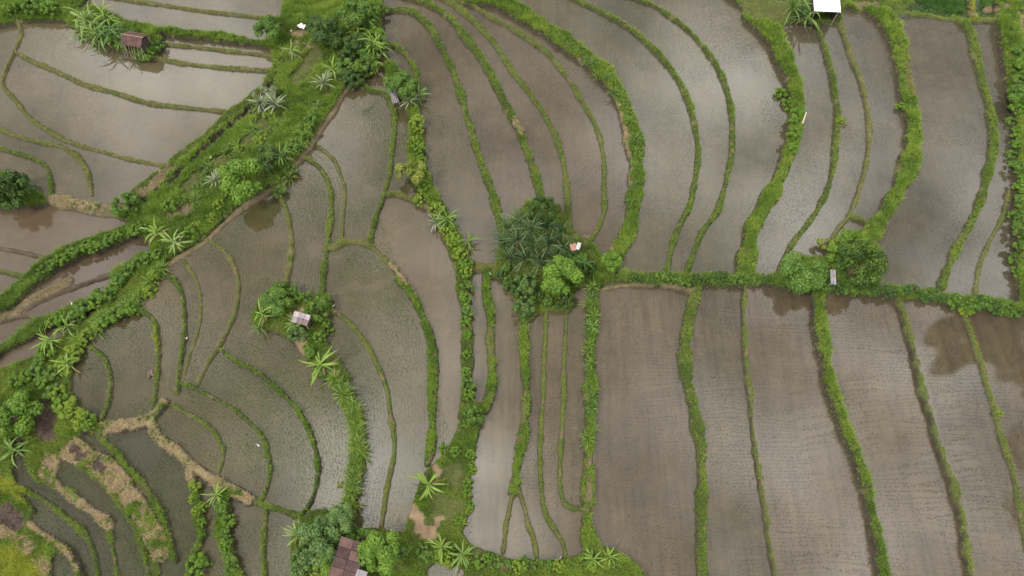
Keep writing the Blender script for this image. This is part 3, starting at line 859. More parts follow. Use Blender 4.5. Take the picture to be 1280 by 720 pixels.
def blade_leaf(length, width, rise, droop, tone, nseg=7, fold=.25, tip=.06):
    """an arching leaf growing out along +x, folded along its rib"""
    V, F, C = [], [], []; x = z = 0.; a = rise
    for i in range(nseg + 1):
        t = i / nseg
        w = width * (math.sin(PI * min(1, t * .82 + .12)) ** .8) * (1 - t ** 5) + tip * width * .2
        V += [(x, -w, z + w * fold), (x, 0, z), (x, w, z + w * fold)]
        C += [tuple(q * .95 for q in tone), tuple(min(1, q * 1.35 + .02) for q in tone), tone]
        a = rise - droop * t ** 1.3; st = length / nseg
        x += math.cos(a) * st; z += math.sin(a) * st
    for i in range(nseg):
        for k in (0, 1):
            F.append((i * 3 + k, i * 3 + k + 1, i * 3 + k + 4, i * 3 + k + 3))
    return np.array(V), np.array(F), np.array(C)

BANANA_TONES = {'dead': (.22,.16,.08), 'lime': (.18,.28,.04), 'green': (.13,.22,.04), 'pale': (.20,.28,.08), 'deep': (.075,.15,.03)}
BL = {}
def banana(px, py, wpx, tone, label, n=22, group=None, height=None):
    for tone_ in [q for q in (tone, 'dead') if q not in BL]:
        BL[tone_] = [new_mesh('leaf', *(lambda v, f, c: (v, f, M_BLADE_LEAF, c))(*blade_leaf(1.0, .04 + .016 * (i % 2), .85 - .28 * i, 1.35 + .25 * (i % 3), BANANA_TONES[tone_], 8)), smooth=True) for i in range(4)]
    r = metres(wpx, py) / 2 * 1.2
    hs = height or r * .75
    g = at(px, py); k = (CAM_H - g.z - hs) / (CAM_H - g.z)
    p = Vector((g.x * k, g.y * k, 0)); p.z = float(grid_at(Z, p.x, p.y)) - .05
    root = link('banana_plant', None, None, p, (RT.uniform(-.16, .16), RT.uniform(-.16, .16), RT.uniform(0, 6.28)))
    n = n + RT.randint(-5, 4)
    tag(root, label, 'banana plant', group)
    s = Shape(); s.tube([(0, 0, 0), (0, 0, hs * .6), (0, .02, hs)], [.14, .11, .06], 8)
    link('stem', s.mesh('stem', M_STEM, True), root)
    for i in range(n):
        a = i * 2.399 + RT.uniform(-.7, .7)
        link('leaf', BL['dead' if i > n - 3 else tone][min(3, i * 4 // n)], root, (0, 0, hs * (1 - .04 * i)), (RT.uniform(-.6, .6), RT.uniform(-.25, .3), a), r * RT.uniform(.65, 1.2))
    return root

def rosette_mesh(seed, n, tones, width=.035, rise=(1.45, .0), droop=1.4):
    r = random.Random(seed); vs, fs, cs = [], [], []; b = 0
    for i in range(n):
        t = i / n; L = r.uniform(.65, 1.25)
        v, f, c = blade_leaf(L, width, rise[0] + (rise[1] - rise[0]) * t + r.uniform(-.15, .15), droop * r.uniform(.3, 1.2), r.choice(tones), 6, .5)
        a = i * 2.399 + r.uniform(-1.2, 1.2); ca, sa = math.cos(a), math.sin(a)
        v = np.stack([v[:, 0] * ca - v[:, 1] * sa, v[:, 0] * sa + v[:, 1] * ca, v[:, 2]], 1)
        vs.append(v); fs.append(f + b); cs.append(c); b += len(v)
    return new_mesh('foliage', np.vstack(vs), np.vstack(fs), M_BLADE_LEAF, np.vstack(cs), True)
ROS = {}
def rosette(name, px, py, wpx, kind, label, cat, group=None, lift=.5):
    pal = {'pandan': [(.018,.05,.014), (.032,.075,.022), (.06,.115,.035), (.13,.18,.07)], 'lime': [(.14,.23,.025), (.18,.26,.04), (.10,.18,.02)],
           'silver': [(.22,.26,.15), (.30,.33,.22), (.15,.19,.09)], 'green': [(.06,.13,.02), (.10,.18,.03), (.13,.21,.05)]}[kind]
    sd = RT.randint(1, 3)
    if (kind, sd) not in ROS: ROS[(kind, sd)] = rosette_mesh(sd + 5, 30 if kind == 'pandan' else 26, pal, .024 if kind == 'pandan' else .03 if kind in ('green', 'lime') else .045)
    r = metres(wpx, py) / 2 * 1.2; hs = r * lift
    g = at(px, py); k = (CAM_H - g.z - hs) / (CAM_H - g.z)
    p = Vector((g.x * k, g.y * k, 0)); p.z = float(grid_at(Z, p.x, p.y)) - .05
    root = link(name, None, None, p, (0, 0, RT.uniform(0, 6.28))); tag(root, label, cat, group)
    s = Shape(); s.tube([(0, 0, 0), (.03, .02, hs * .6), (0, 0, hs)], [.12, .09, .07], 7)
    link('stem', s.mesh('stem', M_BARK, True), root)
    link('foliage', ROS[(kind, sd)], root, (0, 0, hs), None, r)
    return root

# --- trees one can tell apart
T = lambda *a, **k: woody('tree', *a[:5], a[5], 'tree', **k)
T(678,262,33,'dark','round','small dark green tree at the upper edge of the pandanus thicket', tall=1.7)
T(702,347,56,'bright','clumpy','bright green tree with tufted leaf clusters below the pandanus thicket')
T(655,354,34,'bluish','bush','blue green dome shaped tree left of the bright tufted tree', tall=1.6)
T(653,385,32,'bluish','bush','lower blue green dome shaped tree heading the grassy bank', tall=1.6)
T(1076,329,56,'mango','round','large dark round tree at the junction of the hedge', seed=2)
T(1006,341,58,'mid','clumpy','wide mid green tree spreading on the hedge left of the pale shelter', tall=.8)
T(1044,312,38,'bright','loose','loose light green tree above the pale shelter', tall=1.2)
T(1066,303,36,'bright','clumpy','light green tree against the upper side of the dark round tree')
T(1032,308,26,'yellow','loose','yellow green sapling at the upper end of the thin bund by the hedge')
T(405,38,46,'dark','clumpy','dark bushy tree beside the white sheet in the gully', tall=.9)
T(443,12,44,'mid','clumpy','tree at the top edge of the gully', tall=1.1)
T(335,34,34,'mid','clumpy','dark green tree on the bank beside the upper left paddies')
T(446,52,30,'dark','clumpy','dark tree behind the yellow green banana clump at the gully top')
T(303,226,62,'bright','clumpy','leafy tree overhanging the planted paddy from the gully edge')
T(340,193,44,'dark','loose','open dark tree above the leafy gully tree', tall=.9)
T(333,123,38,'silver','loose','pale silvery shrub like tree beside the ditch', tall=.8)
T(500,107,40,'mid','clumpy','leafy tree over the small grey lean-to')
T(519,214,44,'yellow','loose','yellow green open tree on the bank between paddies', tall=1.0)
T(397,678,60,'bluish','clumpy','broad blue green tree left of the brown roofed shed', seed=1)
T(425,650,44,'bluish','clumpy','blue green tree at the foot of the tall grass hedge')
T(381,705,40,'bluish','bush','low blue green tree at the bottom left of the shed trees', tall=1.4)
T(412,702,42,'bright','clumpy','bright tree crowding the left side of the brown roof')
T(474,692,62,'bright','clumpy','large light green tree right of the brown roofed shed', seed=3)
T(452,672,34,'mid','loose','thin dark leaved tree above the brown roof')
T(371,415-2,26,'bluish','bush','rounded blue green shrub tree beside the patched hut', tall=1.3)
T(395,388,32,'mid','bush','bushy tree at the upper right of the patched hut', tall=1.3)
T(345,378,38,'mid','clumpy','bushy tree at the upper left of the patched hut', tall=.8)
T(8,238,56,'dark','bush','dark dense tree on the left edge bank', tall=1.3)
T(16,520,62,'bright','clumpy','yellow green spreading tree at the left edge above the stream', tall=.9)
T(22,558-48,40,'mid','bush','mid green tree tucked against the spreading tree at the left edge', tall=1.3)
T(155,254,34,'mid','bush','round bush like tree at the end of the dry bank', tall=1.2)
T(765,327,28,'bright','clumpy','bright bush like tree at the lower end of the curved bank')
T(1279,112,26,'mid','clumpy','dark tree at the right edge of the photograph')
T(592,520,26,'mid','bush','dense green bush where two banks meet', tall=1.3)
T(248,708,34,'bright','bush','bright bush at the bottom between two small paddies', tall=1.2)

# --- banana plants
for a in [(100,18,40,'pale','pale green banana plant at the left of the hut clump'),(122,34,44,'green','broad banana plant in the middle of the hut clump'),(128,14,40,'lime','bright banana plant at the back of the hut clump'),(148,40,34,'deep','dark banana plant touching the thatched hut'),
 (106,38,34,'green','low banana plant at the water side of the hut clump'),(446,35,34,'lime','banana plant at the left of the gully clump'),(472,50,34,'green','banana plant at the right of the gully clump'),
 (401,452,46,'lime','large yellow green banana plant below the patched hut'),
 (535,602,46,'lime','large yellow green banana plant on the grassy plot'),
 (553,684,36,'lime','banana plant left of the pair at the bottom plot'),
 (578,690,42,'green','banana plant right of the pair at the bottom plot'),
 (66,425,40,'lime','yellow green banana plant in the left hedge'),
 (85,408,34,'green','smaller banana plant up the left hedge'),
 (195,287,34,'lime','yellow green banana plant at the head of the brown strip'),
 (217,298,38,'pale','banana plant with pale leaves beside the brown path'),
 (10,560,44,'green','green banana plant at the left edge by the stream'),
 (85,455,30,'lime','banana plant at the lower end of the left hedge'),
 (271,620,34,'lime','banana plant on the dry bank at the lower left'),
 (462,50,44,'lime','yellow green banana clump at the top of the gully'),
 (457,22,34,'green','banana plant beyond the gully clump at the top'),
 (466,72,32,'lime','lower banana plant of the gully clump'),
 (524,116,34,'green','banana plant leaning over the paddy by the leafy bank tree'),
 (415,82,28,'lime','young banana plant alone in the gully grass'),
 (365,62,24,'pale','pale leaved banana plant beside the ditch'),
 (110,22,40,'green','tall banana plant left of the thatched hut'),
 (137,30,40,'deep','dark banana plant beside the thatched hut'),
 (92,30,32,'pale','pale banana plant at the left end of the hut bank'),
 (350,192,34,'green','banana plant above the reflection in the planted paddy'),
 (330,205,30,'deep','dark banana plant beside the leafy gully tree'),
 (742,698,30,'lime','yellow green banana plant at the foot of the straight bank'),
 (762,695,26,'lime','smaller banana plant beside the big muddy paddy'),
 (742,408,24,'green','banana plant growing on the straight bank'),
 (372,668,34,'pale','pale banana plant at the left of the shed trees'),
 (388,715,36,'lime','banana plant at the bottom edge left of the shed'),
 (730,327,30,'deep','banana plant at the right of the pandanus thicket'),
 (1013,12,40,'green','green banana plant beside the white roofed hut'),
 (560,290-18,34,'green','banana plant with pale shoots on the bank by the brown paddy'),
 (585,302,32,'green','banana plant at the lower end of the leafy bank'),
 (328,392,34,'lime','yellow green banana plant at the left tip of the hut garden'),
 (367,402,28,'green','small banana plant beside the patched hut wall')]:
    banana(*a)

# --- pandanus thicket: every rosette a plant
for k, (x, y, w, l) in enumerate([(634,284,40,.8),(650,276,42,1.1),(664,285,44,1.4),(683,284,38,.9),(700,292,36,.7),(630,304,40,.6),(647,298,44,1.2),(666,306,42,1.0),(686,306,40,.9),(704,310,32,.5),(638,322,38,.5),(656,324,40,.7),(676,326,38,.6),(692,322,34,.4)]):
    rosette('pandanus', x, y, w, 'pandan', 'dark pandanus with long arching blades in the central thicket', 'pandanus', 'pandanus thicket in the middle', lift=l)
for x, y, w, kd, lb in [(405,104,30,'silver','pale silvery spiky plant on the gully slope'),(345,132,30,'silver','silvery spiky plant by the ditch'),(325,128,26,'silver','second silvery spiky plant lower along the ditch'),
   (512,128,24,'silver','pale spiky plant on the leafy bank'),(545,278,26,'silver','silvery spiky plant on the bank beside the brown paddy'),(990,10,44,'green','dark spiky palm like plant left of the white roofed hut'),
   (1002,18,38,'pandan','dark spiky plant below the white roofed hut'),(325,410,26,'green','spiky green plant at the lower left of the hut garden'),(270,226,26,'silver','silvery plant at the left of the leafy gully tree')]:
    rosette('spiky_plant', x, y, w, kd, lb, 'spiky plant', lift=.6)

# --- shrubs along the hedges; members of one hedge look alike
def reeds(pts, step, w, kinds, label, group, jitter=4):
    p = spline(pts, 1.0); s = np.concatenate([[0], np.cumsum(np.hypot(*np.diff(p, axis=0).T))]); q = 0
    while q < s[-1]:
        x = np.interp(q, s, p[:, 0]) + RT.uniform(-jitter, jitter); y = np.interp(q, s, p[:, 1]) + RT.uniform(-jitter, jitter)
        rosette('reed_clump', x, y, w * RT.uniform(.75, 1.3), RT.choice(kinds), label, 'reeds', group, lift=RT.uniform(.1, .35))
        q += step * RT.uniform(.75, 1.25)
def hedge(pts, step, w, kinds, label, group, jitter=4, shape='bush', tall=1.0):
    p = spline(pts, 1.0); s = np.concatenate([[0], np.cumsum(np.hypot(*np.diff(p, axis=0).T))]); q = 0
    while q < s[-1]:
        x = np.interp(q, s, p[:, 0]) + RT.uniform(-jitter, jitter); y = np.interp(q, s, p[:, 1]) + RT.uniform(-jitter, jitter)
        woody('shrub', x, y, w * RT.uniform(.75, 1.25), RT.choice(kinds), shape, label, 'shrub', group, tall=tall * RT.uniform(.8, 1.2))
        q += step * RT.uniform(.75, 1.25)
hedge([(200,335),(182,356),(160,382),(133,399),(112,414),(97,432)], 15, 20, ['bright','lime'], 'bright leafy shrub in the diagonal hedge above the planted paddies', 'diagonal bright hedge')
hedge([(88,445),(72,462),(60,480),(75,500),(92,520),(112,530)], 10, 24, ['bright','mid','lime'], 'leafy shrub in the hedge corner at the lower left', 'lower left hedge corner')
hedge([(60,440),(50,455),(35,470),(20,478)], 14, 26, ['mid','bright'], 'shrub on the overgrown slope above the spreading tree', 'overgrown slope shrubs')
hedge([(195,318),(170,335),(150,350),(140,362),(117,378),(92,388),(65,402)], 11, 22, ['mid','bright'], 'mid green shrub on the bank between the brown strips', 'shrubs between the brown strips')
hedge([(175,287),(150,292),(125,303),(100,312),(75,325),(50,342)], 12, 18, ['mid','bright'], 'low shrub on the grassy bank below the wide brown paddy', 'shrubs below the wide brown paddy')
hedge([(800,348),(860,349),(930,349),(975,350)], 13, 15, ['mid','dark'], 'low dark shrub in the straight hedge left of the round tree', 'straight hedge left part')
hedge([(1085,362),(1120,364),(1165,370),(1205,377),(1250,381),(1278,384)], 11, 17, ['mid','dark','mid'], 'low dark shrub in the straight hedge right of the round tree', 'straight hedge right part')
hedge([(985,352),(1010,356),(1045,358),(1070,360)], 10, 18, ['dark','mid'], 'dark shrub at the foot of the trees on the hedge', 'shrubs under the hedge trees')
reeds([(421,478),(434,500),(443,530),(447,560),(446,590),(440,615),(436,640)], 4.5, 24, ['lime','green','lime'], 'bright tall reed clump in the thick hedge right of the planted paddies', 'tall bright reed hedge', jitter=5)
reeds([(203,335),(184,356),(162,382),(135,399),(112,414),(97,432)], 6, 20, ['lime','green'], 'bright reed clump in the diagonal hedge above the planted paddies', 'diagonal reed hedge', jitter=6)
reeds([(740,360),(741,400),(738,450),(737,500),(736,560)], 12, 18, ['green','lime'], 'leafy reed clump on the straight bank left of the big muddy paddy', 'straight bank reeds', jitter=5)
reeds([(700,45),(740,80),(775,122),(790,160),(794,200),(790,255)], 9, 15, ['green','lime'], 'grass clump standing on the long curved bank', 'curved bank clumps', jitter=4)
hedge([(275,630),(280,655),(285,680),(292,710)], 11, 20, ['bright','mid'], 'green shrub on the strip between the small lower paddies', 'shrubs between lower paddies')
hedge([(243,610),(247,635),(250,660)], 11, 15, ['lime','bright'], 'small round shrub on the lower left bund', 'round shrubs on the lower left bund')
hedge([(350,235),(362,215),(372,180),(390,155),(400,140)], 22, 20, ['bright','mid'], 'bright shrub beside the brown path along the gully', 'gully path shrubs', jitter=6)
reeds([(350,232),(366,205),(378,170),(396,145),(405,130)], 9, 20, ['lime','green'], 'bright reed clump beside the brown path along the gully', 'gully path reeds', jitter=7)
reeds([(345,150),(318,175),(285,200),(255,225),(225,250),(200,268)], 11, 18, ['lime','green','lime'], 'grassy reed clump on the open gully slope', 'gully slope reeds', jitter=12)
hedge([(340,150),(320,170),(292,190),(268,205),(240,225),(215,245),(195,262)], 22, 18, ['lime','bright','mid'], 'shrub scattered on the open gully slope', 'gully slope shrubs', jitter=12)
hedge([(285,245),(262,265),(240,285),(225,300)], 16, 18, ['lime','bright'], 'bright shrub above the lower brown path', 'lower gully path shrubs', jitter=7)
hedge([(470,5),(465,30),(455,80),(440,95),(425,60)], 11, 24, ['mid','dark','bright'], 'shrub in the dense growth at the gully top', 'gully top shrubs', jitter=7)
hedge([(525,150),(522,180),(525,235),(545,262),(562,290),(578,320),(582,345)], 12, 18, ['bright','lime'], 'bright shrub on the leafy bank left of the middle terraces', 'leafy bank shrubs', jitter=5)
hedge([(582,360),(585,470),(583,515),(575,540)], 16, 17, ['bright','mid'], 'shrub on the bank below the leafy bank', 'middle bank shrubs', jitter=5)
hedge([(560,560),(580,560),(585,590),(582,630),(570,655)], 12, 16, ['bright','lime'], 'small shrub on the grassy plot by the striped mud', 'grassy plot shrubs', jitter=6)
hedge([(500,690),(530,690),(560,700),(600,700),(650,705),(700,706),(740,704),(780,705)], 13, 17, ['lime','mid','bright'], 'low shrub along the bottom edge plots', 'bottom edge shrubs', jitter=4)
hedge([(330,380),(350,360),(372,375),(405,375),(408,410),(385,440),(410,470)], 12, 18, ['mid','bright'], 'low shrub in the hut garden', 'hut garden shrubs', jitter=5)
hedge([(985,110),(992,130),(995,155),(988,185)], 11, 17, ['bright','mid'], 'shrub on the wide right hand bank', 'right bank shrubs', jitter=5)
hedge([(1274,60),(1275,160),(1275,260),(1276,340)], 17, 20, ['mid','bright'], 'shrub in the right edge hedge', 'right edge hedge', jitter=3)
hedge([(10,8),(40,10),(70,12)], 12, 24, ['bright','mid'], 'bright shrub in the top left corner', 'top left corner shrubs', jitter=6)
hedge([(120,45),(145,55),(185,62),(200,50)], 11, 18, ['mid','bright'], 'shrub around the thatched hut', 'thatched hut shrubs', jitter=5)
hedge([(720,345),(735,330),(712,318)], 10, 20, ['mid','dark'], 'shrub beside the pink and white cloths', 'thicket edge shrubs', jitter=4)
hedge([(640,320),(630,345),(645,360),(690,375),(710,378)], 14, 20, ['dark','mid'], 'dark shrub under the pandanus thicket', 'thicket shrubs', jitter=4)
for x, y, w, kd, lb in [(192,467,16,'dead','dead pinkish brown bush on a narrow bund'),(1051,153,14,'lime','single yellow green shrub on a thin bund'),(1131,131,16,'bright','small bright shrub on the left rim of the wide grass bank'),
   (1208,386,18,'lime','low yellow green shrub at the top of the thin bund'),(1249,517,10,'lime','tiny yellow shrub on the thin right bund'),(732,297,10,'dead','withered brown shrub above the cloths'),
   (425,607,12,'yellow','yellow shrub leaning out of the tall grass hedge'),(165,40,16,'mid','shrub against the thatched roof')]:
    woody('shrub', x, y, w, kd, 'bush', lb, 'shrub')

# --- trees standing just outside the frame whose reflections lie in the right hand paddies
def offframe_tree(px, py, r, z, kind, label):
    cm, tm = crown_proto(kind, 'clumpy', 2)
    p = at(px, py); p.z = float(relief(p.x, p.y))
    root = link('tree', None, None, p, (0, 0, px), (r, r, z)); tag(root, label, 'tree')
    link('crown', cm, root); link('trunk', tm, root)

def palm(px, py, h, label):
    p = at(px, py); p.z = float(relief(p.x, p.y))
    root = link('coconut_palm', None, None, p, (0, 0, 1.0)); tag(root, label, 'palm')
    s = Shape(); s.tube([(0, 0, 0), (.15, 0, h * .4), (.1, .1, h * .8), (0, 0, h)], [.2, .15, .13, .12], 9)
    link('trunk', s.mesh('trunk', M_BARK, True), root)
    vs, fs = [], []
    for i in range(14):
        x = .3; z = 0.; a = .5
        for j in range(14):
            t = j / 13; a = .6 - 1.5 * t; x2 = x + .22 * math.cos(a); z2 = z + .22 * math.sin(a)
            w = .75 * math.sin(PI * min(.97, t * .85 + .12))
            if i == 0:
                for sg in (-1, 1):
                    b = len(vs); vs += [(x, 0, z), (x + .12, 0, z), (x + .35, sg * w, z - .25 * w), (x + .3, sg * w, z - .25 * w)]; fs.append((b, b + 1, b + 2, b + 3))
            x, z = x2, z2
    fm = new_mesh('frond', np.array(vs), np.array(fs), M_BLADE_LEAF, np.tile((.045, .09, .02), (len(vs), 1)))
    for i in range(15):
        link('frond', fm, root, (0, 0, h), (0, RT.uniform(-.5, .45), i * 2.399), RT.uniform(.95, 1.15))
offframe_tree(1302, 372, 4.2, 12.5, 'mid', 'tall tree beyond the right edge, mirrored in the paddy under the hedge')
offframe_tree(1372, 368, 5.0, 12.5, 'mid', 'second tall tree beyond the right edge, behind the mirrored tree')
offframe_tree(1420, 440, 5.0, 10.0, 'dark', 'dark tree beyond the right edge beside the palm')
palm(1378, 528, 12.0, 'coconut palm beyond the right edge, its fronds mirrored in the corner paddy')
palm(1388, 621, 11.5, 'lower coconut palm beyond the right edge of the corner paddy')

# ------------------------------------------------------------------ huts, cloths, birds
def corrugated(w, d, mat, tilt_pairs, tones=None, cols=1, rows=1, gap=.04, rise=.02, seed=1, th=.03):
    """roof of separate slightly uneven sheets lying on the plane z = 0"""
    r = random.Random(seed); s = Shape()
    for i in range(cols):
        for j in range(rows):
            s.tone = r.choice(tones) if tones else (1, 1, 1)
            cx = (i + .5) / cols * w - w / 2; cy = (j + .5) / rows * d - d / 2
            m = Matrix.Rotation(r.uniform(-.02, .02), 3, 'X') @ Matrix.Rotation(r.uniform(-.025, .025), 3, 'Y')
            ww, dd = w / cols - gap, d / rows - gap
            n = max(4, int(ww / .16)); V = []; F = []
            for q in range(n + 1):
                for e in (-.5, .5):
                    V.append(m @ Vector((-ww / 2 + ww * q / n, e * dd, rise * (q % 2))) + Vector((cx, cy, r.uniform(0, .012))))
            k = len(V); V += [v - Vector((0, 0, th)) for v in V]
            for q in range(n):
                F.append((q * 2, q * 2 + 2, q * 2 + 3, q * 2 + 1)); F.append((k + q * 2, k + q * 2 + 1, k + q * 2 + 3, k + q * 2 + 2))
                for e in (0, 1): F.append((q * 2 + e, q * 2 + 2 + e, k + q * 2 + 2 + e, k + q * 2 + e))
            for q in (0, n): F.append((q * 2, q * 2 + 1, k + q * 2 + 1, k + q * 2))
            s.add(V, F)
    return s.mesh('roof', mat)

def hut(name, px, py, w, d, h, yaw, mat, label, cat, slope=.2, cols=3, rows=2, tones=None, gable=False, walls=None, seed=1, zoff=0):
    p = at(px, py); k = (CAM_H - p.z - h) / (CAM_H - p.z); p = Vector((p.x * k, p.y * k, 0)); p.z = float(grid_at(Z, p.x, p.y))
    root = link(name, None, None, p, (0, 0, yaw)); tag(root, label, cat)
    if gable:
        for sg in (-1, 1):
            o = link('roof', corrugated(w, d / 2 / math.cos(slope) + .08, mat, None, tones, cols, rows, seed=seed + sg), root, (0, sg * d / 4, h - math.tan(slope) * d / 4 * 0), (-sg * slope, 0, 0))
        s = Shape(); s.tone = (.8, .75, .7); s.tube([(-w / 2 - .1, 0, h + math.tan(slope) * d / 4 + .05), (w / 2 + .1, 0, h + math.tan(slope) * d / 4 + .05)], [.06, .06], 7)
        link('ridge', s.mesh('ridge', M_WOOD), root)
    else:
        link('roof', corrugated(w, d, mat, None, tones, cols, rows, seed=seed), root, (0, 0, h), (slope, 0, 0))
    for sx_ in (-1, 1):
        for sy_ in (-1, 1):
            hh = h + (0 if gable else sy_ * .42 * d * math.tan(slope)) - (.42 * d * math.tan(slope) * .5 if gable else 0)
            s = Shape(); s.tube([(0, 0, -.2), (.01, 0, hh / 2), (0, 0, hh - .04)], [.06, .055, .05], 7)
            link('post', s.mesh('post', M_WOOD), root, (sx_ * w * .42, sy_ * d * .42, 0))
    if walls:
        s = Shape(); s.box((0, d * .40, h * .45), (w * .8, .06, h * .85)); s.box((-w * .41, 0, h * .45), (.06, d * .74, h * .85)); s.box((w * .41, 0, h * .45), (.06, d * .74, h * .85))
        link('wall', s.mesh('wall', walls), root)
    return root

rust = [(.42, .44, .5), (.58, .62, .66), (.32, .32, .38), (.75, .85, .88)]
h1 = hut('hut', 166, 46, 3.1, 2.5, 1.9, -.22, M_RUST, 'small hut with a reddish brown roof above the upper left paddy', 'hut', slope=.45, gable=True, cols=4, rows=1, tones=[(.62,.6,.62),(.48,.5,.52),(.55,.55,.57)], walls=M_DARK)
for k in range(7):
    s = Shape(); a = RT.uniform(-.6, .6); s.tube([(0, 0, 0), (.3 * a, -.55, -.9), (.5 * a, -1.0, -1.7)], [.03, .03, .025], 6)
    link('bamboo_pole', s.mesh('bamboo_pole', M_WOOD), h1, (-1.45 + k * .48, -1.1, 1.6))
hut('hut', 1034, 0, 3.7, 3.6, 2.6, -.06, M_WHITESHEET, 'hut with a bright white roof at the top edge', 'hut', slope=.16, cols=4, rows=2, walls=M_DARK)
hut('hut', 376, 398, 2.0, 1.35, 1.6, -.28, M_GREYSHEET, 'small hut with a patched pinkish grey roof in the garden', 'hut', slope=.15, cols=3, rows=2, tones=[(.95,.85,.87),(.75,.7,.72),(.4,.3,.3),(1.15,1.1,1.12)], walls=M_DARK, seed=4)
h4 = hut('shed', 433, 706, 2.8, 4.7, 2.4, -.28, M_RUST, 'brown roofed shed between the bottom trees', 'shed', slope=.12, cols=2, rows=5, tones=rust, walls=M_DARK, seed=6)
link('grey_sheet', corrugated(1.1, 2.2, M_GREYSHEET, None, [(.6, .6, .62)]), h4, (1.75, -1.1, 2.36), (.12, .05, 0))
hut('lean_to', 492, 119, 1.0, 2.4, 1.3, .32, M_GREYSHEET, 'weathered grey lean-to under the bank tree', 'lean-to', slope=.3, cols=4, rows=1, tones=[(.55,.53,.55),(.75,.73,.75)], seed=8)
hut('shelter', 1042, 346, .65, 1.8, 1.5, -.1, M_GREYSHEET, 'narrow pale grey shelter between the hedge trees', 'shelter', slope=.1, cols=2, rows=1, tones=[(1.05,1.05,1.12),(.9,.9,.97)], seed=9)

def cloth_sheet(name, px, py, w, d, z, tone, label, cat, yaw=0, pole=True):
    p = at(px, py); k = (CAM_H - p.z - z) / (CAM_H - p.z); p = Vector((p.x * k, p.y * k, 0)); p.z = float(grid_at(Z, p.x, p.y))
    root = link(name, None, None, p, (0, 0, yaw)); tag(root, label, cat)
    n = 8; V = []; F = []; s = Shape(); s.tone = tone
    for i in range(n + 1):
        for j in range(n + 1):
            V.append(((i / n - .5) * w, (j / n - .5) * d, z + .10 * w * math.sin(i * 1.3 + j * .7) + .05 * math.cos(j * 2.1)))
    for i in range(n):
        for j in range(n): F.append((i * (n + 1) + j, (i + 1) * (n + 1) + j, (i + 1) * (n + 1) + j + 1, i * (n + 1) + j + 1))
    s.add(V, F); me = s.mesh('sheet', M_CLOTH, True); o = link('sheet', me, root)
    o.modifiers.new('thickness', 'SOLIDIFY').thickness = .02
    if pole:
        s = Shape(); s.tube([(0, 0, -.1), (0, 0, z * .95)], [.04, .035], 6); link('pole', s.mesh('pole', M_WOOD), root)
cloth_sheet('cloth', 717, 309, .8, .95, 1.9, (.50, .26, .22), 'pink cloth hung over the thicket edge', 'cloth', .2)
cloth_sheet('cloth', 723, 308, .45, 1.0, 2.0, (.62, .62, .66), 'white cloth beside the pink cloth', 'cloth', -.3)
cloth_sheet('plastic_sheet', 377, 32, 1.1, .8, .5, (1, 1, 1), 'crumpled white sheet lying in the gully by the dark tree', 'sheet', -.5, pole=False)

def stick(px, py, L, yaw, tone, label):
    p = at(px, py); root = None
    s = Shape(); s.tone = tone
    c, n = math.cos(yaw) * L / 2, math.sin(yaw) * L / 2
    s.tube([(-c, -n, 1.0), (0, 0, 1.25), (c, n, 1.5)], [.09, .085, .08], 8)
    s.tube([(0, 0, -.2), (0, 0, 1.2)], [.04, .04], 6)
    tag(link('pole', s.mesh('pole', M_WOOD), None, p), label, 'pole')
stick(1001, 155, 1.5, 1.2, (1.5, 1.5, 1.5), 'pale pole lying over the shrubs of the wide right bank')
stick(990, 331, 1.3, .6, (1.6, 1.3, 1.0), 'tan pole sticking out of the hedge tree')

def egret_parts():
    s = Shape()
    s.tube([(-.34, 0, .42), (-.22, 0, .43), (-.05, 0, .47), (.12, 0, .52), (.22, 0, .60), (.24, 0, .72), (.20, 0, .82), (.24, 0, .92), (.31, 0, .94), (.35, 0, .93)],
           [.02, .08, .13, .10, .05, .032, .03, .042, .04, .015], 10)
    b = Shape(); b.tube([(.33, 0, .935), (.47, 0, .91)], [.018, .004], 6)
    out = [('body', s.mesh('body', M_FEATHER, True)), ('beak', b.mesh('beak', M_BEAK))]
    for sg in (-1, 1):
        l = Shape(); l.tone = (.3, .3, .3); l.tube([(0, sg * .05, .42), (-.02, sg * .05, .22), (0, sg * .05, 0), (.09, sg * .05, -.01)], [.018, .013, .012, .008], 5)
        out.append(('leg', l.mesh('leg', M_BEAK)))
    return out
EG = egret_parts()
for x, y, yaw, lb in [(418,384,.4,'white egret at the corner of the curved planted paddy by the garden'),(613,344,2.2,'white egret on the bank left of the pandanus thicket'),(700,698,1.0,'white egret at the bottom end of a narrow bund'),
   (325,558,2.6,'white egret wading among rice rows in the curved lower paddy'),(235,424,-1.3,'white egret standing on the bund by the crescent paddy'),(264,198,.6,'white egret on the grass of the gully slope'),(365,41,.2,'white egret near the crumpled sheet'),(92,381,1.9,'white egret on the bank between the brown strips')]:
    p = at(x, y, 0); l = int(grid_at(LAB, p.x, p.y))
    if l >= 0: p.z = LEVEL[l] - .03
    else: p.z += .12
    e = link('egret', None, None, p, (0, 0, yaw)); tag(e, lb, 'bird', 'white egrets')
    for nm, me in EG: link(nm, me, e, None, None, (.55, .55, .55))

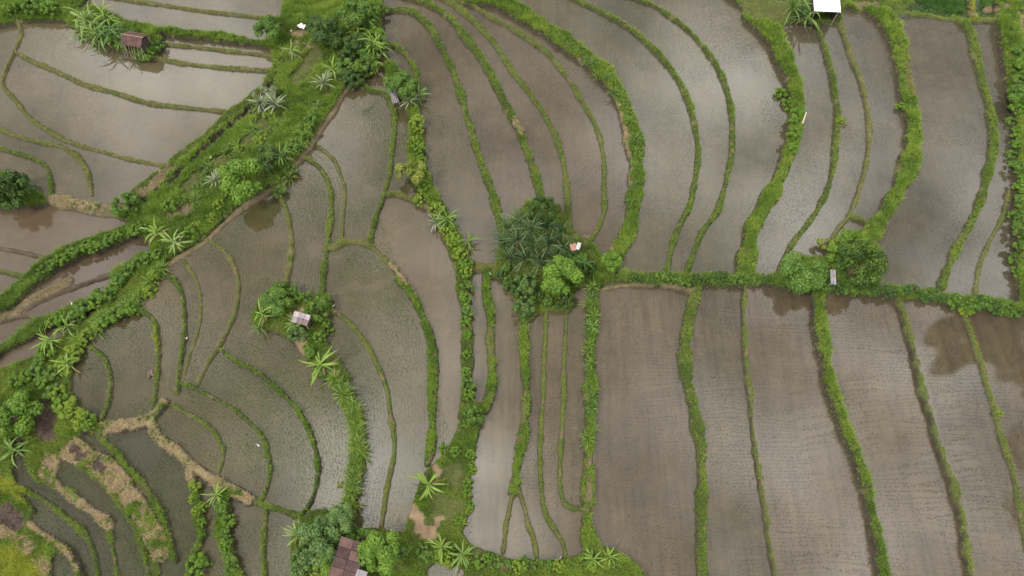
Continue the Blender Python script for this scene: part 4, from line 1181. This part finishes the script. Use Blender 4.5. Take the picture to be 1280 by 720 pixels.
# ------------------------------------------------------------------ daylight under a broken overcast
SUN_EL, SUN_AZ = math.radians(55), math.radians(-122)          # azimuth from +Y towards +X
world = bpy.data.worlds.new('World'); SC.world = world; world.use_nodes = True
nt = world.node_tree; nt.nodes.clear()
out = nt.nodes.new('ShaderNodeOutputWorld'); bg = nt.nodes.new('ShaderNodeBackground'); nt.links.new(bg.outputs[0], out.inputs[0])
sky = nt.nodes.new('ShaderNodeTexSky'); sky.sky_type = 'NISHITA'; sky.sun_disc = False
sky.sun_elevation = SUN_EL; sky.sun_rotation = SUN_AZ
tc = nt.nodes.new('ShaderNodeTexCoord')
cl = noise(nt, 2.2, 6, .55, tc.outputs['Generated'])
cover = ramp(nt, cl, [(.36, (.6, .6, .6)), (.52, (1, 1, 1))])
bright = ramp(nt, noise(nt, 3.4, 6, .55, tc.outputs['Generated']), [(.36, (4.2, 4.2, 4.3)), (.5, (8.4, 8.3, 8.1)), (.64, (19., 18.7, 18.0))])
c = mix(nt, cover, sky.outputs[0], bright)
# thinner places in the cloud, where the sky is whitest
for dx, dy, dz, wide, gain in ((-.13, .14, .98, .978, 1.9), (-.36, .62, .70, .975, 1.2), (.28, .58, .76, .975, 1.2), (.50, .38, .78, .97, 1.6), (.42, .12, .90, .975, 1.2)):
    vm = nt.nodes.new('ShaderNodeVectorMath'); vm.operation = 'DOT_PRODUCT'
    d = Vector((dx, dy, dz)).normalized(); vm.inputs[1].default_value = d
    nm = nt.nodes.new('ShaderNodeVectorMath'); nm.operation = 'NORMALIZE'; nt.links.new(tc.outputs['Generated'], nm.inputs[0])
    nt.links.new(nm.outputs[0], vm.inputs[0])
    g = ramp(nt, vm.outputs['Value'], [(wide, (0, 0, 0)), (.9995, (1, 1, 1))])
    puff = ramp(nt, noise(nt, 6.0, 5, .6, tc.outputs['Generated']), [(.38, (0, 0, 0)), (.62, (1, 1, 1))])
    k = mix(nt, 1.0, g, puff, 'MULTIPLY')
    c = mix(nt, 1.0, c, mix(nt, 1.0, k, (19 * gain, 18.6 * gain, 17.8 * gain), 'MULTIPLY'), 'ADD')
nt.links.new(c, bg.inputs[0]); bg.inputs[1].default_value = .1
sun_d = bpy.data.lights.new('sun', 'SUN'); sun_d.energy = 2.0; sun_d.angle = math.radians(11); sun_d.color = (1, .94, .84)
sun = bpy.data.objects.new('sun', sun_d); COL.objects.link(sun)
dirv = Vector((math.sin(SUN_AZ) * math.cos(SUN_EL), math.cos(SUN_AZ) * math.cos(SUN_EL), math.sin(SUN_EL)))
sun.rotation_euler = dirv.to_track_quat('Z', 'Y').to_euler()
vs = SC.view_settings
vs.view_transform = 'Standard'; vs.look = 'None'; vs.exposure = 0.25; vs.gamma = 1; vs.use_curve_mapping = False
